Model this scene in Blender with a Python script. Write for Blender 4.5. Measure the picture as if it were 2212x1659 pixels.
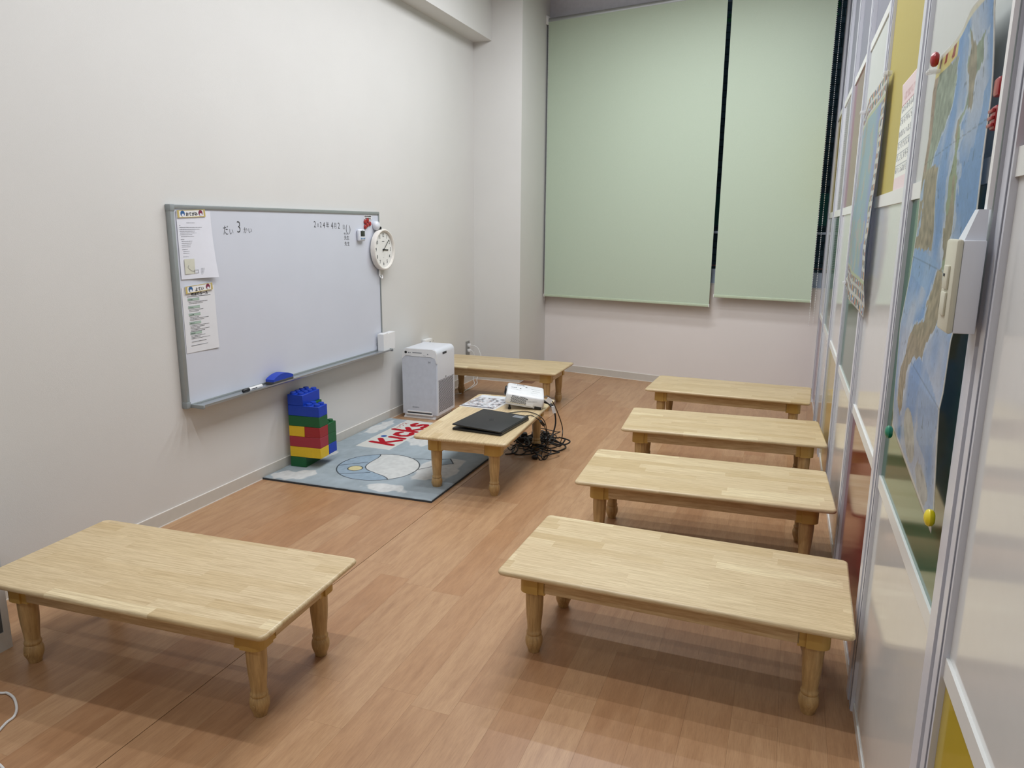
import bpy, bmesh, math, random
import numpy as np
from mathutils import Matrix, Vector
random.seed(7)
for o in list(bpy.data.objects): bpy.data.objects.remove(o)
scene = bpy.context.scene
COL = scene.collection
PI = math.pi

# ------------------------------------------------------------------ camera, world, lamps, exposure
CAM_H, F_PX = 1.3234, 1607.5
YAW, PITCH, ROLL = 0.3550, 0.2102, 0.0079
def cam_basis():
    cy, sy = math.cos(YAW), math.sin(YAW)
    f = Vector((-sy*math.cos(PITCH), cy*math.cos(PITCH), -math.sin(PITCH)))
    r = Vector((cy, sy, 0)); u = r.cross(f)
    c, s = math.cos(ROLL), math.sin(ROLL)
    return c*r+s*u, -s*r+c*u, f
_r, _u, _f = cam_basis()
cd = bpy.data.cameras.new('camera'); cam = bpy.data.objects.new('camera', cd); COL.objects.link(cam)
cd.sensor_width = 36; cd.sensor_fit = 'HORIZONTAL'; cd.lens = F_PX/2212*36; cd.clip_start = .02
M = Matrix.Identity(4)
for i in range(3):
    M[i][0] = _r[i]; M[i][1] = _u[i]; M[i][2] = -_f[i]
M[2][3] = CAM_H
cam.matrix_world = M; scene.camera = cam

w = bpy.data.worlds.new('evening'); scene.world = w; w.use_nodes = True
w.node_tree.nodes['Background'].inputs[0].default_value = (.30, .42, .62, 1)
w.node_tree.nodes['Background'].inputs[1].default_value = 1.0
CEIL = 3.25
LAMPS = [(-1.05, -1.0, 32), (-1.05, .35, 10), (-1.05, 1.58, 33), (-1.05, 2.66, 25), (-1.05, 3.40, 25), (-1.05, 4.10, 26), (-1.05, 4.95, 40)]
for lx, ly, pw in LAMPS:
    ld = bpy.data.lights.new('ceiling_tube_light', 'AREA'); ld.shape = 'RECTANGLE'
    ld.size = 1.25; ld.size_y = .045; ld.energy = pw; ld.color = (.935, .962, 1.0)
    lo = bpy.data.objects.new('ceiling_tube_light', ld); COL.objects.link(lo); lo.location = (lx, ly, 3.12)
    if ly > 1: l2_ = bpy.data.objects.new('ceiling_tube_uplight', ld.copy()); l2_.data.energy = pw*.14; COL.objects.link(l2_); l2_.location = (lx, ly, 3.13); l2_.rotation_euler = (PI, 0, 0)
vs = scene.view_settings
scene.display_settings.display_device = 'sRGB'
vs.view_transform = 'Standard'; vs.look = 'None'; vs.gamma = 1; vs.use_curve_mapping = False
vs.exposure = -0.63

# ------------------------------------------------------------------ node helpers
def lin(c):
    if isinstance(c, str):
        c = [int(c[i:i+2], 16)/255 for i in (0, 2, 4)]
    return tuple(x/12.92 if x <= .04045 else ((x+.055)/1.055)**2.4 for x in c)+(1,)
class NT:
    def __init__(s, m):
        m.use_nodes = True; s.t = m.node_tree; s.n = s.t.nodes; s.b = s.n['Principled BSDF']
    def new(s, typ, **kw):
        n = s.n.new(typ)
        for k, v in kw.items(): setattr(n, k, v)
        return n
    def put(s, sock, v):
        if hasattr(v, 'is_output') or isinstance(v, bpy.types.NodeSocket): s.t.links.new(v, sock)
        elif v is not None: sock.default_value = v
    def math(s, op, a, b=None, c=None):
        n = s.new('ShaderNodeMath', operation=op)
        s.put(n.inputs[0], a)
        if b is not None: s.put(n.inputs[1], b)
        if c is not None: s.put(n.inputs[2], c)
        return n.outputs[0]
    def comb(s, x, y, z):
        n = s.new('ShaderNodeCombineXYZ'); s.put(n.inputs[0], x); s.put(n.inputs[1], y); s.put(n.inputs[2], z); return n.outputs[0]
    def sep(s, v):
        n = s.new('ShaderNodeSeparateXYZ'); s.put(n.inputs[0], v); return n.outputs
    def mix(s, f, a, b, mode='MIX'):
        n = s.new('ShaderNodeMix', data_type='RGBA', blend_type=mode)
        s.put(n.inputs[0], f); s.put(n.inputs[6], a); s.put(n.inputs[7], b); return n.outputs[2]
    def noise(s, vec, scale, detail=3, rough=.5, scl=None):
        if scl is not None:
            m = s.new('ShaderNodeMapping'); s.put(m.inputs['Vector'], vec); m.inputs['Scale'].default_value = scl; vec = m.outputs[0]
        n = s.new('ShaderNodeTexNoise'); s.put(n.inputs['Vector'], vec); n.inputs['Scale'].default_value = scale
        n.inputs['Detail'].default_value = detail; n.inputs['Roughness'].default_value = rough; return n.outputs['Fac']
    def ramp(s, f, stops):
        n = s.new('ShaderNodeValToRGB'); s.put(n.inputs[0], f); e = n.color_ramp.elements
        while len(e) < len(stops): e.new(.5)
        for el, (p, c) in zip(e, stops): el.position = p; el.color = c
        return n.outputs[0]
    def wn(s, vec):
        n = s.new('ShaderNodeTexWhiteNoise', noise_dimensions='3D'); s.put(n.inputs['Vector'], vec); return n.outputs['Value']
    def obj(s): return s.new('ShaderNodeTexCoord').outputs['Object']
    def rnd(s): return s.new('ShaderNodeObjectInfo').outputs['Random']
    def bump(s, h, strength=.3, dist=.001):
        n = s.new('ShaderNodeBump'); s.put(n.inputs['Height'], h); n.inputs['Strength'].default_value = strength; n.inputs['Distance'].default_value = dist
        s.t.links.new(n.outputs[0], s.b.inputs['Normal'])
def mat(name, color, rough=.5, metal=0, var=.04, scale=30, bump=0, bscale=400, coat=0, spec=.5, emit=None, alpha=None, trans=0):
    m = bpy.data.materials.new(name); t = NT(m); c = lin(color)
    co = t.obj()
    if var:
        nz = t.noise(co, scale)
        lo = tuple(x*(1-var) for x in c[:3])+(1,); hi = tuple(min(1, x*(1+var)) for x in c[:3])+(1,)
        t.put(t.b.inputs['Base Color'], t.ramp(nz, [(.3, lo), (.7, hi)]))
    else: t.b.inputs['Base Color'].default_value = c
    t.b.inputs['Roughness'].default_value = rough; t.b.inputs['Metallic'].default_value = metal
    t.b.inputs['Specular IOR Level'].default_value = spec
    t.b.inputs['Coat Weight'].default_value = coat; t.b.inputs['Coat Roughness'].default_value = .05
    if trans: t.b.inputs['Transmission Weight'].default_value = trans
    if alpha is not None: t.b.inputs['Alpha'].default_value = alpha
    if bump: t.bump(t.noise(co, bscale, 2), bump, .001)
    if emit: t.b.inputs['Emission Color'].default_value = lin(emit[0]); t.b.inputs['Emission Strength'].default_value = emit[1]
    return m

# ------------------------------------------------------------------ materials
WALL = mat('wallpaper', 'D6D5D2', .8, var=.012, scale=3, bump=.35, bscale=330, spec=.25)
WALLB = mat('wallpaper_back', 'E2DDDA', .8, var=.012, scale=3, bump=.3, bscale=330, spec=.25)
CEILM = mat('ceiling_board', 'D2D1CF', .85, var=.02)
BASEM = mat('vinyl_baseboard', 'C9C5BD', .45, var=.02)
BASET = mat('caulk_line', 'E9E6E0', .6)
ALU = mat('aluminium', 'B9BDC0', .35, .85, var=.02)
ALUD = mat('grey_frame', '9FA5A6', .4, .5, var=.03)
CAPM = mat('grey_plastic', '8D9496', .5)
BOARD = mat('whiteboard_enamel', 'CFD3DE', .28, var=.015, scale=4, coat=.1)
PAPER = mat('paper', 'DFE1EA', .7, var=.01)
PAPER2 = mat('paper_warm', 'DEDFE3', .7, var=.01)
INK = mat('ink', '34363C', .7, var=0)
INKG = mat('ink_grey', '6C7078', .7, var=0)
GREENP = mat('print_green', 'A7BDB0', .7, var=0)
MARKER = mat('marker_ink', '2E2F33', .6, var=0)
WPL = mat('white_plastic', 'E8E8E8', .4, var=.01)
WPLG = mat('white_plastic_cool', 'DCE0E8', .33, var=.01)
CREAM = mat('cream_plastic', 'CBC9B6', .45, var=.01)
GOLD = mat('banner_gold', 'C2AF6B', .5)
BLK = mat('black_plastic', '101114', .38, var=.1)
BLKM = mat('black_lid', '15171A', .5, var=.05, bump=.05, bscale=900)
CABLE = mat('black_cable', '0B0B0D', .45, var=.1)
WCABLE = mat('white_cable', 'DCDCDA', .5)
DARKV = mat('dark_slot', '3A3D42', .7)
SILV = mat('silver_sticker', 'A9ADB3', .3, .6)
RED = mat('red_magnet', '9C1618', .35, coat=.3)
GRNMAG = mat('green_magnet', '0E7A5C', .35, coat=.3)
YELMAG = mat('yellow_magnet', 'E0CC1E', .35, coat=.3)
BLUEF = mat('blue_eraser', '1C3FB0', .5)
FELT = mat('felt', '4B4A4A', .95, bump=.5)
CLEAR = mat('clear_plastic', 'F4F6F8', .08, alpha=.45, var=0)
STEEL = mat('steel_plate', '9A9A98', .4, .7)
BR = {k: mat('brick_'+k, c, .48, var=.03, scale=60) for k, c in dict(blue='0C3CB0', green='0A5A2C', red='9C2226', yellow='E0B91E', crimson='A02A38').items()}
PANELS = {k: mat('panel_'+k, c, .10, var=.01, coat=.0, spec=.42) for k, c in
          dict(white='D6D7D5', green='145A42', red='701525', yellow='B9A22C').items()}
UPANELS = {k: mat('matte_panel_'+k, c, .45, var=.01, spec=.3) for k, c in dict(white='C0C4C0', green='155A43', red='6E1726', yellow='B0A258').items()}
GREYP = mat('panel_grey', '80818D', .5, var=.02)
POST = mat('partition_post', 'D0D2DA', .32, var=.01)
RAILM = mat('partition_rail', 'DDDEDB', .35, var=.01)
GROOVE = mat('post_groove', '878A94', .6)

def wood_top(name, pale, mid, dark, stave=.047, rough=.38):
    m = bpy.data.materials.new(name); t = NT(m); co = t.obj(); x, y, z = t.sep(co); rn = t.rnd()
    row = t.math('FLOOR', t.math('DIVIDE', t.math('ADD', y, 5.), stave))
    off = t.wn(t.comb(row, t.math('MULTIPLY', rn, 40), 3.))
    cell = t.math('FLOOR', t.math('ADD', t.math('DIVIDE', t.math('ADD', x, 5), .36), t.math('MULTIPLY', off, 7)))
    tone = t.wn(t.comb(row, cell, t.math('MULTIPLY', rn, 30)))
    shift = t.comb(t.math('ADD', x, t.math('MULTIPLY', tone, 9)), t.math('ADD', y, t.math('MULTIPLY', tone, 5)), z)
    g1 = t.noise(shift, 14, 4, .65, (.45, 11, 6)); g2 = t.noise(shift, 60, 4, .65, (.35, 12, 6))
    base = t.ramp(tone, [(.0, lin(mid)), (.4, lin(pale)), (.8, lin(pale)), (1, lin('E2CFA8'))])
    base = t.mix(t.math('MULTIPLY', t.math('GREATER_THAN', tone, .93), .35), base, lin('F2E4BC'))
    base = t.mix(t.ramp(g1, [(.42, (0, 0, 0, 1)), (.72, (.6, .6, .6, 1))]), base, lin(dark))
    base = t.mix(t.ramp(g2, [(.45, (0, 0, 0, 1)), (.75, (.5, .5, .5, 1))]), base, lin(dark))
    t.put(t.b.inputs['Base Color'], base); t.b.inputs['Roughness'].default_value = rough
    t.b.inputs['Coat Weight'].default_value = .12; t.b.inputs['Coat Roughness'].default_value = .25
    t.bump(g2, .12, .0005); return m
TOPW = wood_top('rubberwood_top', 'D9C49D', 'CBB387', 'A08458')
def wood(name, a, b, stretch=(6, 6, .5), rough=.42):
    m = bpy.data.materials.new(name); t = NT(m); co = t.obj(); rn = t.rnd()
    mp = t.new('ShaderNodeMapping'); t.put(mp.inputs['Vector'], co); t.put(mp.inputs['Location'], t.comb(t.math('MULTIPLY', rn, 13), 0, t.math('MULTIPLY', rn, 7)))
    g = t.noise(mp.outputs[0], 16, 5, .6, stretch); g2 = t.noise(mp.outputs[0], 90, 3, .6, stretch)
    c = t.ramp(g, [(.35, lin(a)), (.7, lin(b))]); c = t.mix(t.ramp(g2, [(.5, (0, 0, 0, 1)), (.8, (.4, .4, .4, 1))]), c, lin(b))
    t.put(t.b.inputs['Base Color'], c); t.b.inputs['Roughness'].default_value = rough
    t.b.inputs['Coat Weight'].default_value = .12; t.b.inputs['Coat Roughness'].default_value = .25
    t.bump(g2, .1, .0005); return m
LEGW = wood('leg_wood', 'C6A672', 'A08052')
APRW = wood('apron_wood', 'D4BC92', 'B2946A', (.6, 8, 8))
CAPW = mat('yellow_cap_wood', 'BD9A52', .4, var=.04, scale=12)
APRY = wood('end_apron_wood', 'D4BC92', 'B2946A', (8, .6, 8))
def floor_mat():
    m = bpy.data.materials.new('laminate_floor'); t = NT(m); co = t.obj(); rn = t.rnd()
    mp = t.new('ShaderNodeMapping'); t.put(mp.inputs['Vector'], co); t.put(mp.inputs['Location'], t.comb(t.math('MULTIPLY', rn, 31), t.math('MULTIPLY', rn, 17), 0))
    g = t.noise(mp.outputs[0], 5, 5, .65, (7, .8, 1)); g2 = t.noise(mp.outputs[0], 55, 4, .7, (7, .35, 1)); g3 = t.noise(mp.outputs[0], 6, 2, .5, (2.5, .8, 1))
    c = t.ramp(rn, [(0, lin('AC825D')), (.35, lin('B68F6A')), (.7, lin('BE9974')), (1, lin('B18660'))])
    c = t.mix(t.ramp(g, [(.4, (0, 0, 0, 1)), (.8, (.6, .6, .6, 1))]), c, lin('8C6243'))
    c = t.mix(t.ramp(g3, [(.5, (0, 0, 0, 1)), (.8, (.4, .4, .4, 1))]), c, lin('C29D79'))
    c = t.mix(t.ramp(g2, [(.45, (0, 0, 0, 1)), (.8, (.45, .45, .45, 1))]), c, lin('7E583C'))
    t.put(t.b.inputs['Base Color'], c); t.b.inputs['Roughness'].default_value = .36
    t.b.inputs['Specular IOR Level'].default_value = .45
    t.bump(g2, .12, .0005); return m
FLOORM = floor_mat()
SUBF = mat('floor_joint', '7A5238', .6)
def blind_mat():
    m = bpy.data.materials.new('blind_fabric'); t = NT(m); co = t.obj()
    nz = t.noise(co, 700, 2); n2 = t.noise(co, 1.2, 2, .5, (.4, 1, 2))
    c = t.ramp(nz, [(.3, lin('B4C3AF')), (.7, lin('C0CDBA'))])
    t.put(t.b.inputs['Base Color'], c); t.b.inputs['Roughness'].default_value = .55; t.b.inputs['Specular IOR Level'].default_value = .35
    t.bump(nz, .2, .0005); return m
BLIND = blind_mat(); BLBAR = mat('blind_bar', 'BCC9B0', .4)
def print_mat(name, rough=.4, noise=.0, coat=0, trans=0):
    m = bpy.data.materials.new(name); t = NT(m)
    a = t.new('ShaderNodeVertexColor'); a.layer_name = 'print'
    co = t.obj(); nz = t.noise(co, 60, 5, .7); c = a.outputs[0]
    if noise: c = t.mix(t.ramp(nz, [(.35, (0, 0, 0, 1)), (.75, (noise, noise, noise, 1))]), c, lin('4A4438'), 'MULTIPLY')
    t.put(t.b.inputs['Base Color'], c); t.b.inputs['Roughness'].default_value = rough
    t.b.inputs['Coat Weight'].default_value = coat
    if trans:
        tr = t.new('ShaderNodeBsdfTranslucent'); t.put(tr.inputs['Color'], c); mx = t.new('ShaderNodeMixShader'); mx.inputs[0].default_value = trans
        t.t.links.new(t.b.outputs[0], mx.inputs[1]); t.t.links.new(tr.outputs[0], mx.inputs[2]); t.t.links.new(mx.outputs[0], t.n['Material Output'].inputs['Surface'])
    return m
MAPM = print_mat('map_print', .35, .2, .1, .35)
MAP2 = print_mat('world_map_print', .35, .05, .15, .45)
POSTM = print_mat('poster_print', .4)
LEAF = print_mat('leaflet_print', .3, 0, .2)
def rug_mat():
    m = print_mat('rug_pile', .95); t = NT(m); co = t.obj(); t.bump(t.noise(co, 500, 3), .9, .004); t.b.inputs['Specular IOR Level'].default_value = .1; return m
RUGM = rug_mat(); RUGE = mat('rug_edge', '3B3F44', .95)

# ------------------------------------------------------------------ mesh helpers
class MB:
    def __init__(s): s.v = []; s.f = []; s.mi = []; s.mats = []; s.smooth = []
    def slot(s, m):
        if m is None: return 0
        if m not in s.mats: s.mats.append(m)
        return s.mats.index(m)
    def add(s, vs, fs, m=None, sm=False, T=None):
        b = len(s.v); vs = [Vector(v) for v in vs]
        if T is not None: vs = [T @ v for v in vs]
        s.v += [tuple(v) for v in vs]; k = s.slot(m)
        for f in fs: s.f.append([b+i for i in f]); s.mi.append(k); s.smooth.append(sm)
        return s
    def box(s, x0, x1, y0, y1, z0, z1, m=None, b=0, T=None, seg=2):
        if b <= 0:
            vs = [(x, y, z) for z in (z0, z1) for y in (y0, y1) for x in (x0, x1)]
            fs = [(0, 2, 3, 1), (4, 5, 7, 6), (0, 1, 5, 4), (2, 6, 7, 3), (0, 4, 6, 2), (1, 3, 7, 5)]
            return s.add(vs, fs, m, False, T)
        bm = bmesh.new(); bmesh.ops.create_cube(bm, size=1)
        for v in bm.verts: v.co = Vector(((x0+x1)/2+v.co.x*(x1-x0), (y0+y1)/2+v.co.y*(y1-y0), (z0+z1)/2+v.co.z*(z1-z0)))
        bmesh.ops.bevel(bm, geom=bm.edges[:], offset=b, segments=seg, affect='EDGES', profile=.5)
        s.bm(bm, m, True, T); return s
    def bm(s, bm, m=None, sm=False, T=None):
        bm.verts.ensure_lookup_table(); bm.verts.index_update()
        s.add([v.co.copy() for v in bm.verts], [[v.index for v in f.verts] for f in bm.faces], m, sm, T); bm.free(); return s
    def prism(s, poly, h0, h1, axis='z', m=None, T=None, sm=False):
        # poly 2D ccw list; axis z: (x,y)->(x,y,h); axis y: (x,z) ; axis x: (y,z)
        def P(a, b, h): return (a, b, h) if axis == 'z' else ((a, h, b) if axis == 'y' else (h, a, b))
        n = len(poly); vs = [P(a, b, h0) for a, b in poly]+[P(a, b, h1) for a, b in poly]
        fs = [list(range(n))[::-1], list(range(n, 2*n))]
        return s.add(vs, fs, m, False, T).add(vs, [(i, (i+1) % n, n+(i+1) % n, n+i) for i in range(n)], m, sm, T)
    def lathe(s, prof, seg=16, m=None, T=None, cap=True, sm=True):
        vs = []; fs = []
        for r, z in prof:
            for i in range(seg):
                a = 2*PI*i/seg; vs.append((r*math.cos(a), r*math.sin(a), z))
        for j in range(len(prof)-1):
            for i in range(seg):
                a = j*seg+i; b = j*seg+(i+1) % seg; fs.append((a, b, b+seg, a+seg))
        s.add(vs, fs, m, sm, T)
        if cap:
            s.add(vs[:seg], [list(range(seg))[::-1]], m, False, T); s.add(vs[-seg:], [list(range(seg))], m, False, T)
        return s
    def tube(s, pts, r, seg=8, m=None, smooth_n=6):
        P = [Vector(p) for p in pts]
        if smooth_n > 1 and len(P) > 2:
            Q = []
            for i in range(len(P)-1):
                p0 = P[max(i-1, 0)]; p1 = P[i]; p2 = P[i+1]; p3 = P[min(i+2, len(P)-1)]
                for k in range(smooth_n):
                    t = k/smooth_n
                    Q.append(.5*((2*p1)+(-p0+p2)*t+(2*p0-5*p1+4*p2-p3)*t*t+(-p0+3*p1-3*p2+p3)*t**3))
            Q.append(P[-1]); P = Q
        vs = []; fs = []; nrm = None
        for i, p in enumerate(P):
            d = (P[min(i+1, len(P)-1)]-P[max(i-1, 0)])
            d = d.normalized() if d.length > 1e-9 else Vector((0, 0, 1))
            if nrm is None: nrm = d.orthogonal().normalized()
            nrm = (nrm-d*nrm.dot(d)); nrm = nrm.normalized() if nrm.length > 1e-6 else d.orthogonal().normalized()
            b = d.cross(nrm)
            for k in range(seg):
                a = 2*PI*k/seg; vs.append(p+nrm*(r*math.cos(a))+b*(r*math.sin(a)))
        for i in range(len(P)-1):
            for k in range(seg):
                a = i*seg+k; b2 = i*seg+(k+1) % seg; fs.append((a, b2, b2+seg, a+seg))
        fs.append(list(range(seg))[::-1]); fs.append([len(vs)-seg+k for k in range(seg)])
        return s.add(vs, fs, m, True)
    def build(s, name, m=None, parent=None, **tags):
        me = bpy.data.meshes.new(name); me.from_pydata(s.v, [], s.f)
        mats = s.mats if s.mats else [m]
        if s.mats and m is not None and m not in s.mats: pass
        for mm in mats: me.materials.append(mm)
        me.polygons.foreach_set('material_index', s.mi); me.polygons.foreach_set('use_smooth', s.smooth)
        me.update()
        if any(s.smooth):
            try: me.set_sharp_from_angle(angle=math.radians(40))
            except Exception: pass
        o = bpy.data.objects.new(name, me); COL.objects.link(o)
        if parent is not None: o.parent = parent
        for k, v in tags.items(): o[k] = v
        return o
def Tm(loc=(0, 0, 0), rx=0, ry=0, rz=0):
    return Matrix.Translation(loc) @ Matrix.Rotation(rz, 4, 'Z') @ Matrix.Rotation(ry, 4, 'Y') @ Matrix.Rotation(rx, 4, 'X')
def thing(name, label, cat, loc=(0, 0, 0), rz=0, group=None, rx=0, ry=0):
    o = bpy.data.objects.new(name, None); COL.objects.link(o); o.empty_display_size = .05
    o.location = loc; o.rotation_euler = (rx, ry, rz); o['label'] = label; o['category'] = cat
    if group: o['group'] = group
    return o
def struct(name, loc=(0, 0, 0), rz=0):
    o = bpy.data.objects.new(name, None); COL.objects.link(o); o.location = loc; o.rotation_euler.z = rz; o['kind'] = 'structure'; return o
def tagthing(o, label, cat, group=None, loc=None, rz=None):
    o['label'] = label; o['category'] = cat
    if group: o['group'] = group
    if loc is not None: o.location = loc
    if rz is not None: o.rotation_euler.z = rz
    return o
LW = PI/2      # things on the left wall: local x = world +y, local -y = into the room
RW = -PI/2     # things on the right partition
def text_mesh(mb, s, size, loc, m, flat='wall', ang=0, sx=1, ext=.0002, align='CENTER', bold=0, shear=0):
    cu = bpy.data.curves.new('t', 'FONT'); cu.body = s; cu.size = size; cu.align_x = align; cu.align_y = 'CENTER'
    cu.extrude = ext; cu.offset = bold; cu.resolution_u = 3; cu.shear = shear
    ob = bpy.data.objects.new('t', cu)
    me = bpy.data.meshes.new_from_object(ob)
    T = Matrix.Translation(loc)
    if flat == 'wall': T = T @ Matrix.Rotation(ang, 4, 'Y') @ Matrix.Rotation(PI/2, 4, 'X')
    else: T = T @ Matrix.Rotation(ang, 4, 'Z')
    T = T @ Matrix.Diagonal((sx, 1, 1, 1))
    mb.add([v.co.copy() for v in me.vertices], [list(p.vertices) for p in me.polygons], m, False, T)
    bpy.data.objects.remove(ob); bpy.data.curves.remove(cu); bpy.data.meshes.remove(me)
    return mb
def sheet(name, pos, color, nu, nv, m, parent, thick=.0006, **tags):
    """thin printed sheet: pos(u,v)->xyz arrays, color(u,v)->rgb arrays (sRGB); solid, with its own thickness along local y or z"""
    u, v = np.meshgrid(np.linspace(0, 1, nu), np.linspace(0, 1, nv)); u = u.ravel(); v = v.ravel()
    P, N = pos(u, v)
    rgb = color(u, v); rgb = np.where(rgb <= .04045, rgb/12.92, ((rgb+.055)/1.055)**2.4)
    n = len(u); i, j = np.meshgrid(np.arange(nu-1), np.arange(nv-1)); a = (j*nu+i).ravel()
    F1 = np.stack([a, a+1, a+1+nu, a+nu], 1)
    V = np.concatenate([P, P-N*thick]); F2 = np.stack([a+n, a+nu+n, a+1+nu+n, a+1+n], 1)
    e = []
    for r in ([j for j in range(nu)], [(nv-1)*nu+j for j in range(nu)][::-1], [j*nu for j in range(nv)][::-1], [j*nu+nu-1 for j in range(nv)]):
        r = np.array(r); e.append(np.stack([r[:-1], r[:-1]+n, r[1:]+n, r[1:]], 1))
    F = np.concatenate([F1, F2]+e)
    me = bpy.data.meshes.new(name); me.from_pydata(V.tolist(), [], F.tolist()); me.materials.append(m)
    me.polygons.foreach_set('use_smooth', [True]*len(F))
    ca = me.color_attributes.new('print', 'FLOAT_COLOR', 'POINT')
    back = np.full((n, 3), .82)
    c = np.concatenate([rgb, back]); c = np.concatenate([c, np.ones((2*n, 1))], 1)
    ca.data.foreach_set('color', c.ravel().astype(np.float32)); me.update()
    o = bpy.data.objects.new(name, me); COL.objects.link(o); o.parent = parent
    for k, vv in tags.items(): o[k] = vv
    return o
def hexc(h): return np.array([int(h[i:i+2], 16)/255 for i in (0, 2, 4)])
def vnoise(u, v, s, seed=0):
    rs = np.random.RandomState(seed); g = rs.rand(64, 64)
    x = (u*s) % 63; y = (v*s) % 63; i = np.floor(x).astype(int); j = np.floor(y).astype(int); fx = x-i; fy = y-j
    fx = fx*fx*(3-2*fx); fy = fy*fy*(3-2*fy)
    return (g[j, i]*(1-fx)+g[j, (i+1) % 64]*fx)*(1-fy)+(g[(j+1) % 64, i]*(1-fx)+g[(j+1) % 64, (i+1) % 64]*fx)*fy
def inpoly(x, y, poly):
    r = np.zeros(len(x), bool); n = len(poly)
    for k in range(n):
        x0, y0 = poly[k]; x1, y1 = poly[(k+1) % n]
        if y0 == y1: continue
        c = ((y0 > y) != (y1 > y)) & (x < (x1-x0)*(y-y0)/(y1-y0)+x0); r ^= c
    return r
def dseg(x, y, a, b):
    ax, ay = a; bx, by = b; dx, dy = bx-ax, by-ay; L = dx*dx+dy*dy+1e-12
    t = np.clip(((x-ax)*dx+(y-ay)*dy)/L, 0, 1); return np.hypot(x-ax-t*dx, y-ay-t*dy)
def dpath(x, y, pts):
    d = np.full(len(x), 9.)
    for a, b in zip(pts[:-1], pts[1:]): d = np.minimum(d, dseg(x, y, a, b))
    return d

# ------------------------------------------------------------------ room shell
XL, XR0, RA = -2.537, .2652, -.0077
def XR(y): return XR0+RA*(y-1.5)
YB0, BA = 6.348, -.218            # back wall: y = YB0 + BA*(x+1)
def YB(x): return YB0+BA*(x+1)
YC, XC = 5.891, -2.12             # column front face, column right side
Y0 = -3.2
FLOOR_T = .012
ANGB = math.atan(BA)
# floor of boards
fl = struct('floor')
b = MB(); b.box(XL-.1, .6, Y0-.1, 6.9, -.06, -.004, SUBF); b.build('screed', SUBF, fl)
SEAM = -1.517; PW = .1215
def plank_poly(x0, x1, y0, y1):
    return x0, x1, y0, y1
cols = []
x = SEAM+.0012
while x < XR(6)+.02: cols.append((x, min(x+PW-.0003, XR0+.03))); x += PW
x = SEAM-.0012
while x > XL: cols.append((max(x-PW+.0003, XL), x)); x -= PW
pm = {}
for ci, (xa, xb) in enumerate(cols):
    y = Y0+random.random()*.7-.5
    while y < YB(xa):
        L = random.choice((.62, .78, .92)); ya, yb = max(y, Y0), y+L-.0003; y += L
        if yb <= Y0: continue
        xm0, xm1 = xa, xb
        if xa < XC: yb = min(yb, (YC if xb <= XC+.0001 else YC))
        yb0, yb1 = min(yb, YB(xa)), min(yb, YB(xb))
        if ya >= min(yb0, yb1)-.01: continue
        mb = MB(); mb.add([(xa, ya, -.004), (xb, ya, -.004), (xb, yb1, -.004), (xa, yb0, -.004), (xa, ya, 0), (xb, ya, 0), (xb, yb1, 0), (xa, yb0, 0)],
               [(3, 2, 1, 0), (4, 5, 6, 7), (0, 1, 5, 4), (1, 2, 6, 5), (2, 3, 7, 6), (3, 0, 4, 7)])
        mb.build('plank', FLOORM, fl)
# small floor strip between the column and the last board row
ce = MB().box(XL-.1, .6, Y0-.1, 6.9, CEIL, CEIL+.1).build('ceiling', CEILM); ce['kind'] = 'structure'
wl = MB().box(XL-.1, XL, Y0-.1, YC+.05, -.06, CEIL).build('wall_left', WALL); wl['kind'] = 'structure'
wf = MB().box(XL-.1, .6, Y0-.1, Y0, -.06, CEIL).build('wall_front', WALL); wf['kind'] = 'structure'
# column in the back-left corner, and the beam that runs to it
c = MB(); c.prism([(XL-.1, YC), (XC, YC), (XC, YB(XC)+.12), (XL-.1, YB(XC)+.12)], -.06, CEIL, 'z').build('wall_column', WALL)['kind'] = 'structure'
bo = MB().box(XL, -2.379, Y0, YC, 2.755, CEIL).build('ceiling_beam', WALL); bo['kind'] = 'structure'
# back wall with the window opening: built along x' from the column to the partition
wb = struct('wall_back', (XC, YB(XC), 0), ANGB)
LB = (XR(6.05)-XC)/math.cos(ANGB)+.02
SILL, WTOP = .872, 3.06
MB().box(-.1, LB+.25, 0, .14, -.06, SILL).build('wall_below_window', WALLB, wb)
MB().box(-.1, LB+.25, 0, .14, WTOP, CEIL).build('wall_above_window', mat('lintel_paint', 'D6D6E0', .8), wb)
wn = struct('window_1', (XC, YB(XC), 0), ANGB)
fr = MB()
fr.box(.0, .035, .05, .12, SILL, WTOP); fr.box(0, LB, .05, .12, SILL, SILL+.115); fr.box(0, LB, .05, .12, WTOP-.04, WTOP)
fr.box(LB-.03, LB, .05, .12, SILL, WTOP)
WFR = mat('window_frame_metal', 'C4D2E6', .4)
fr.box(.0, .034, -.03, .05, SILL+.004, 2.3)
fr.build('window_frame', WFR, wn)
MB().box(.035, LB-.03, .06, .11, 1.272, 1.29).build('transom', WFR, wn)
MB().box(.035, LB-.03, .075, .08, 1.015, 1.018).build('orange_line', mat('orange_line', 'C46A4A', .5), wn)
GL = bpy.data.materials.new('window_glass'); g = NT(GL)
g.b.inputs['Base Color'].default_value = (.75, .9, .85, 1); g.b.inputs['Roughness'].default_value = .02; g.b.inputs['Transmission Weight'].default_value = 1; g.b.inputs['IOR'].default_value = 1.45
for x0, x1 in ((.035, LB*.5), (LB*.5, LB-.03)):
    for z0, z1 in ((SILL+.115, 1.272), (1.29, WTOP-.04)):
        MB().box(x0, x1, .082, .087, z0, z1).build('window_pane', GL, wn)
MB().box(0, LB, -.0, .05, SILL-.004, SILL+.004).build('window_sill', WPL, wn)
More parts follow.
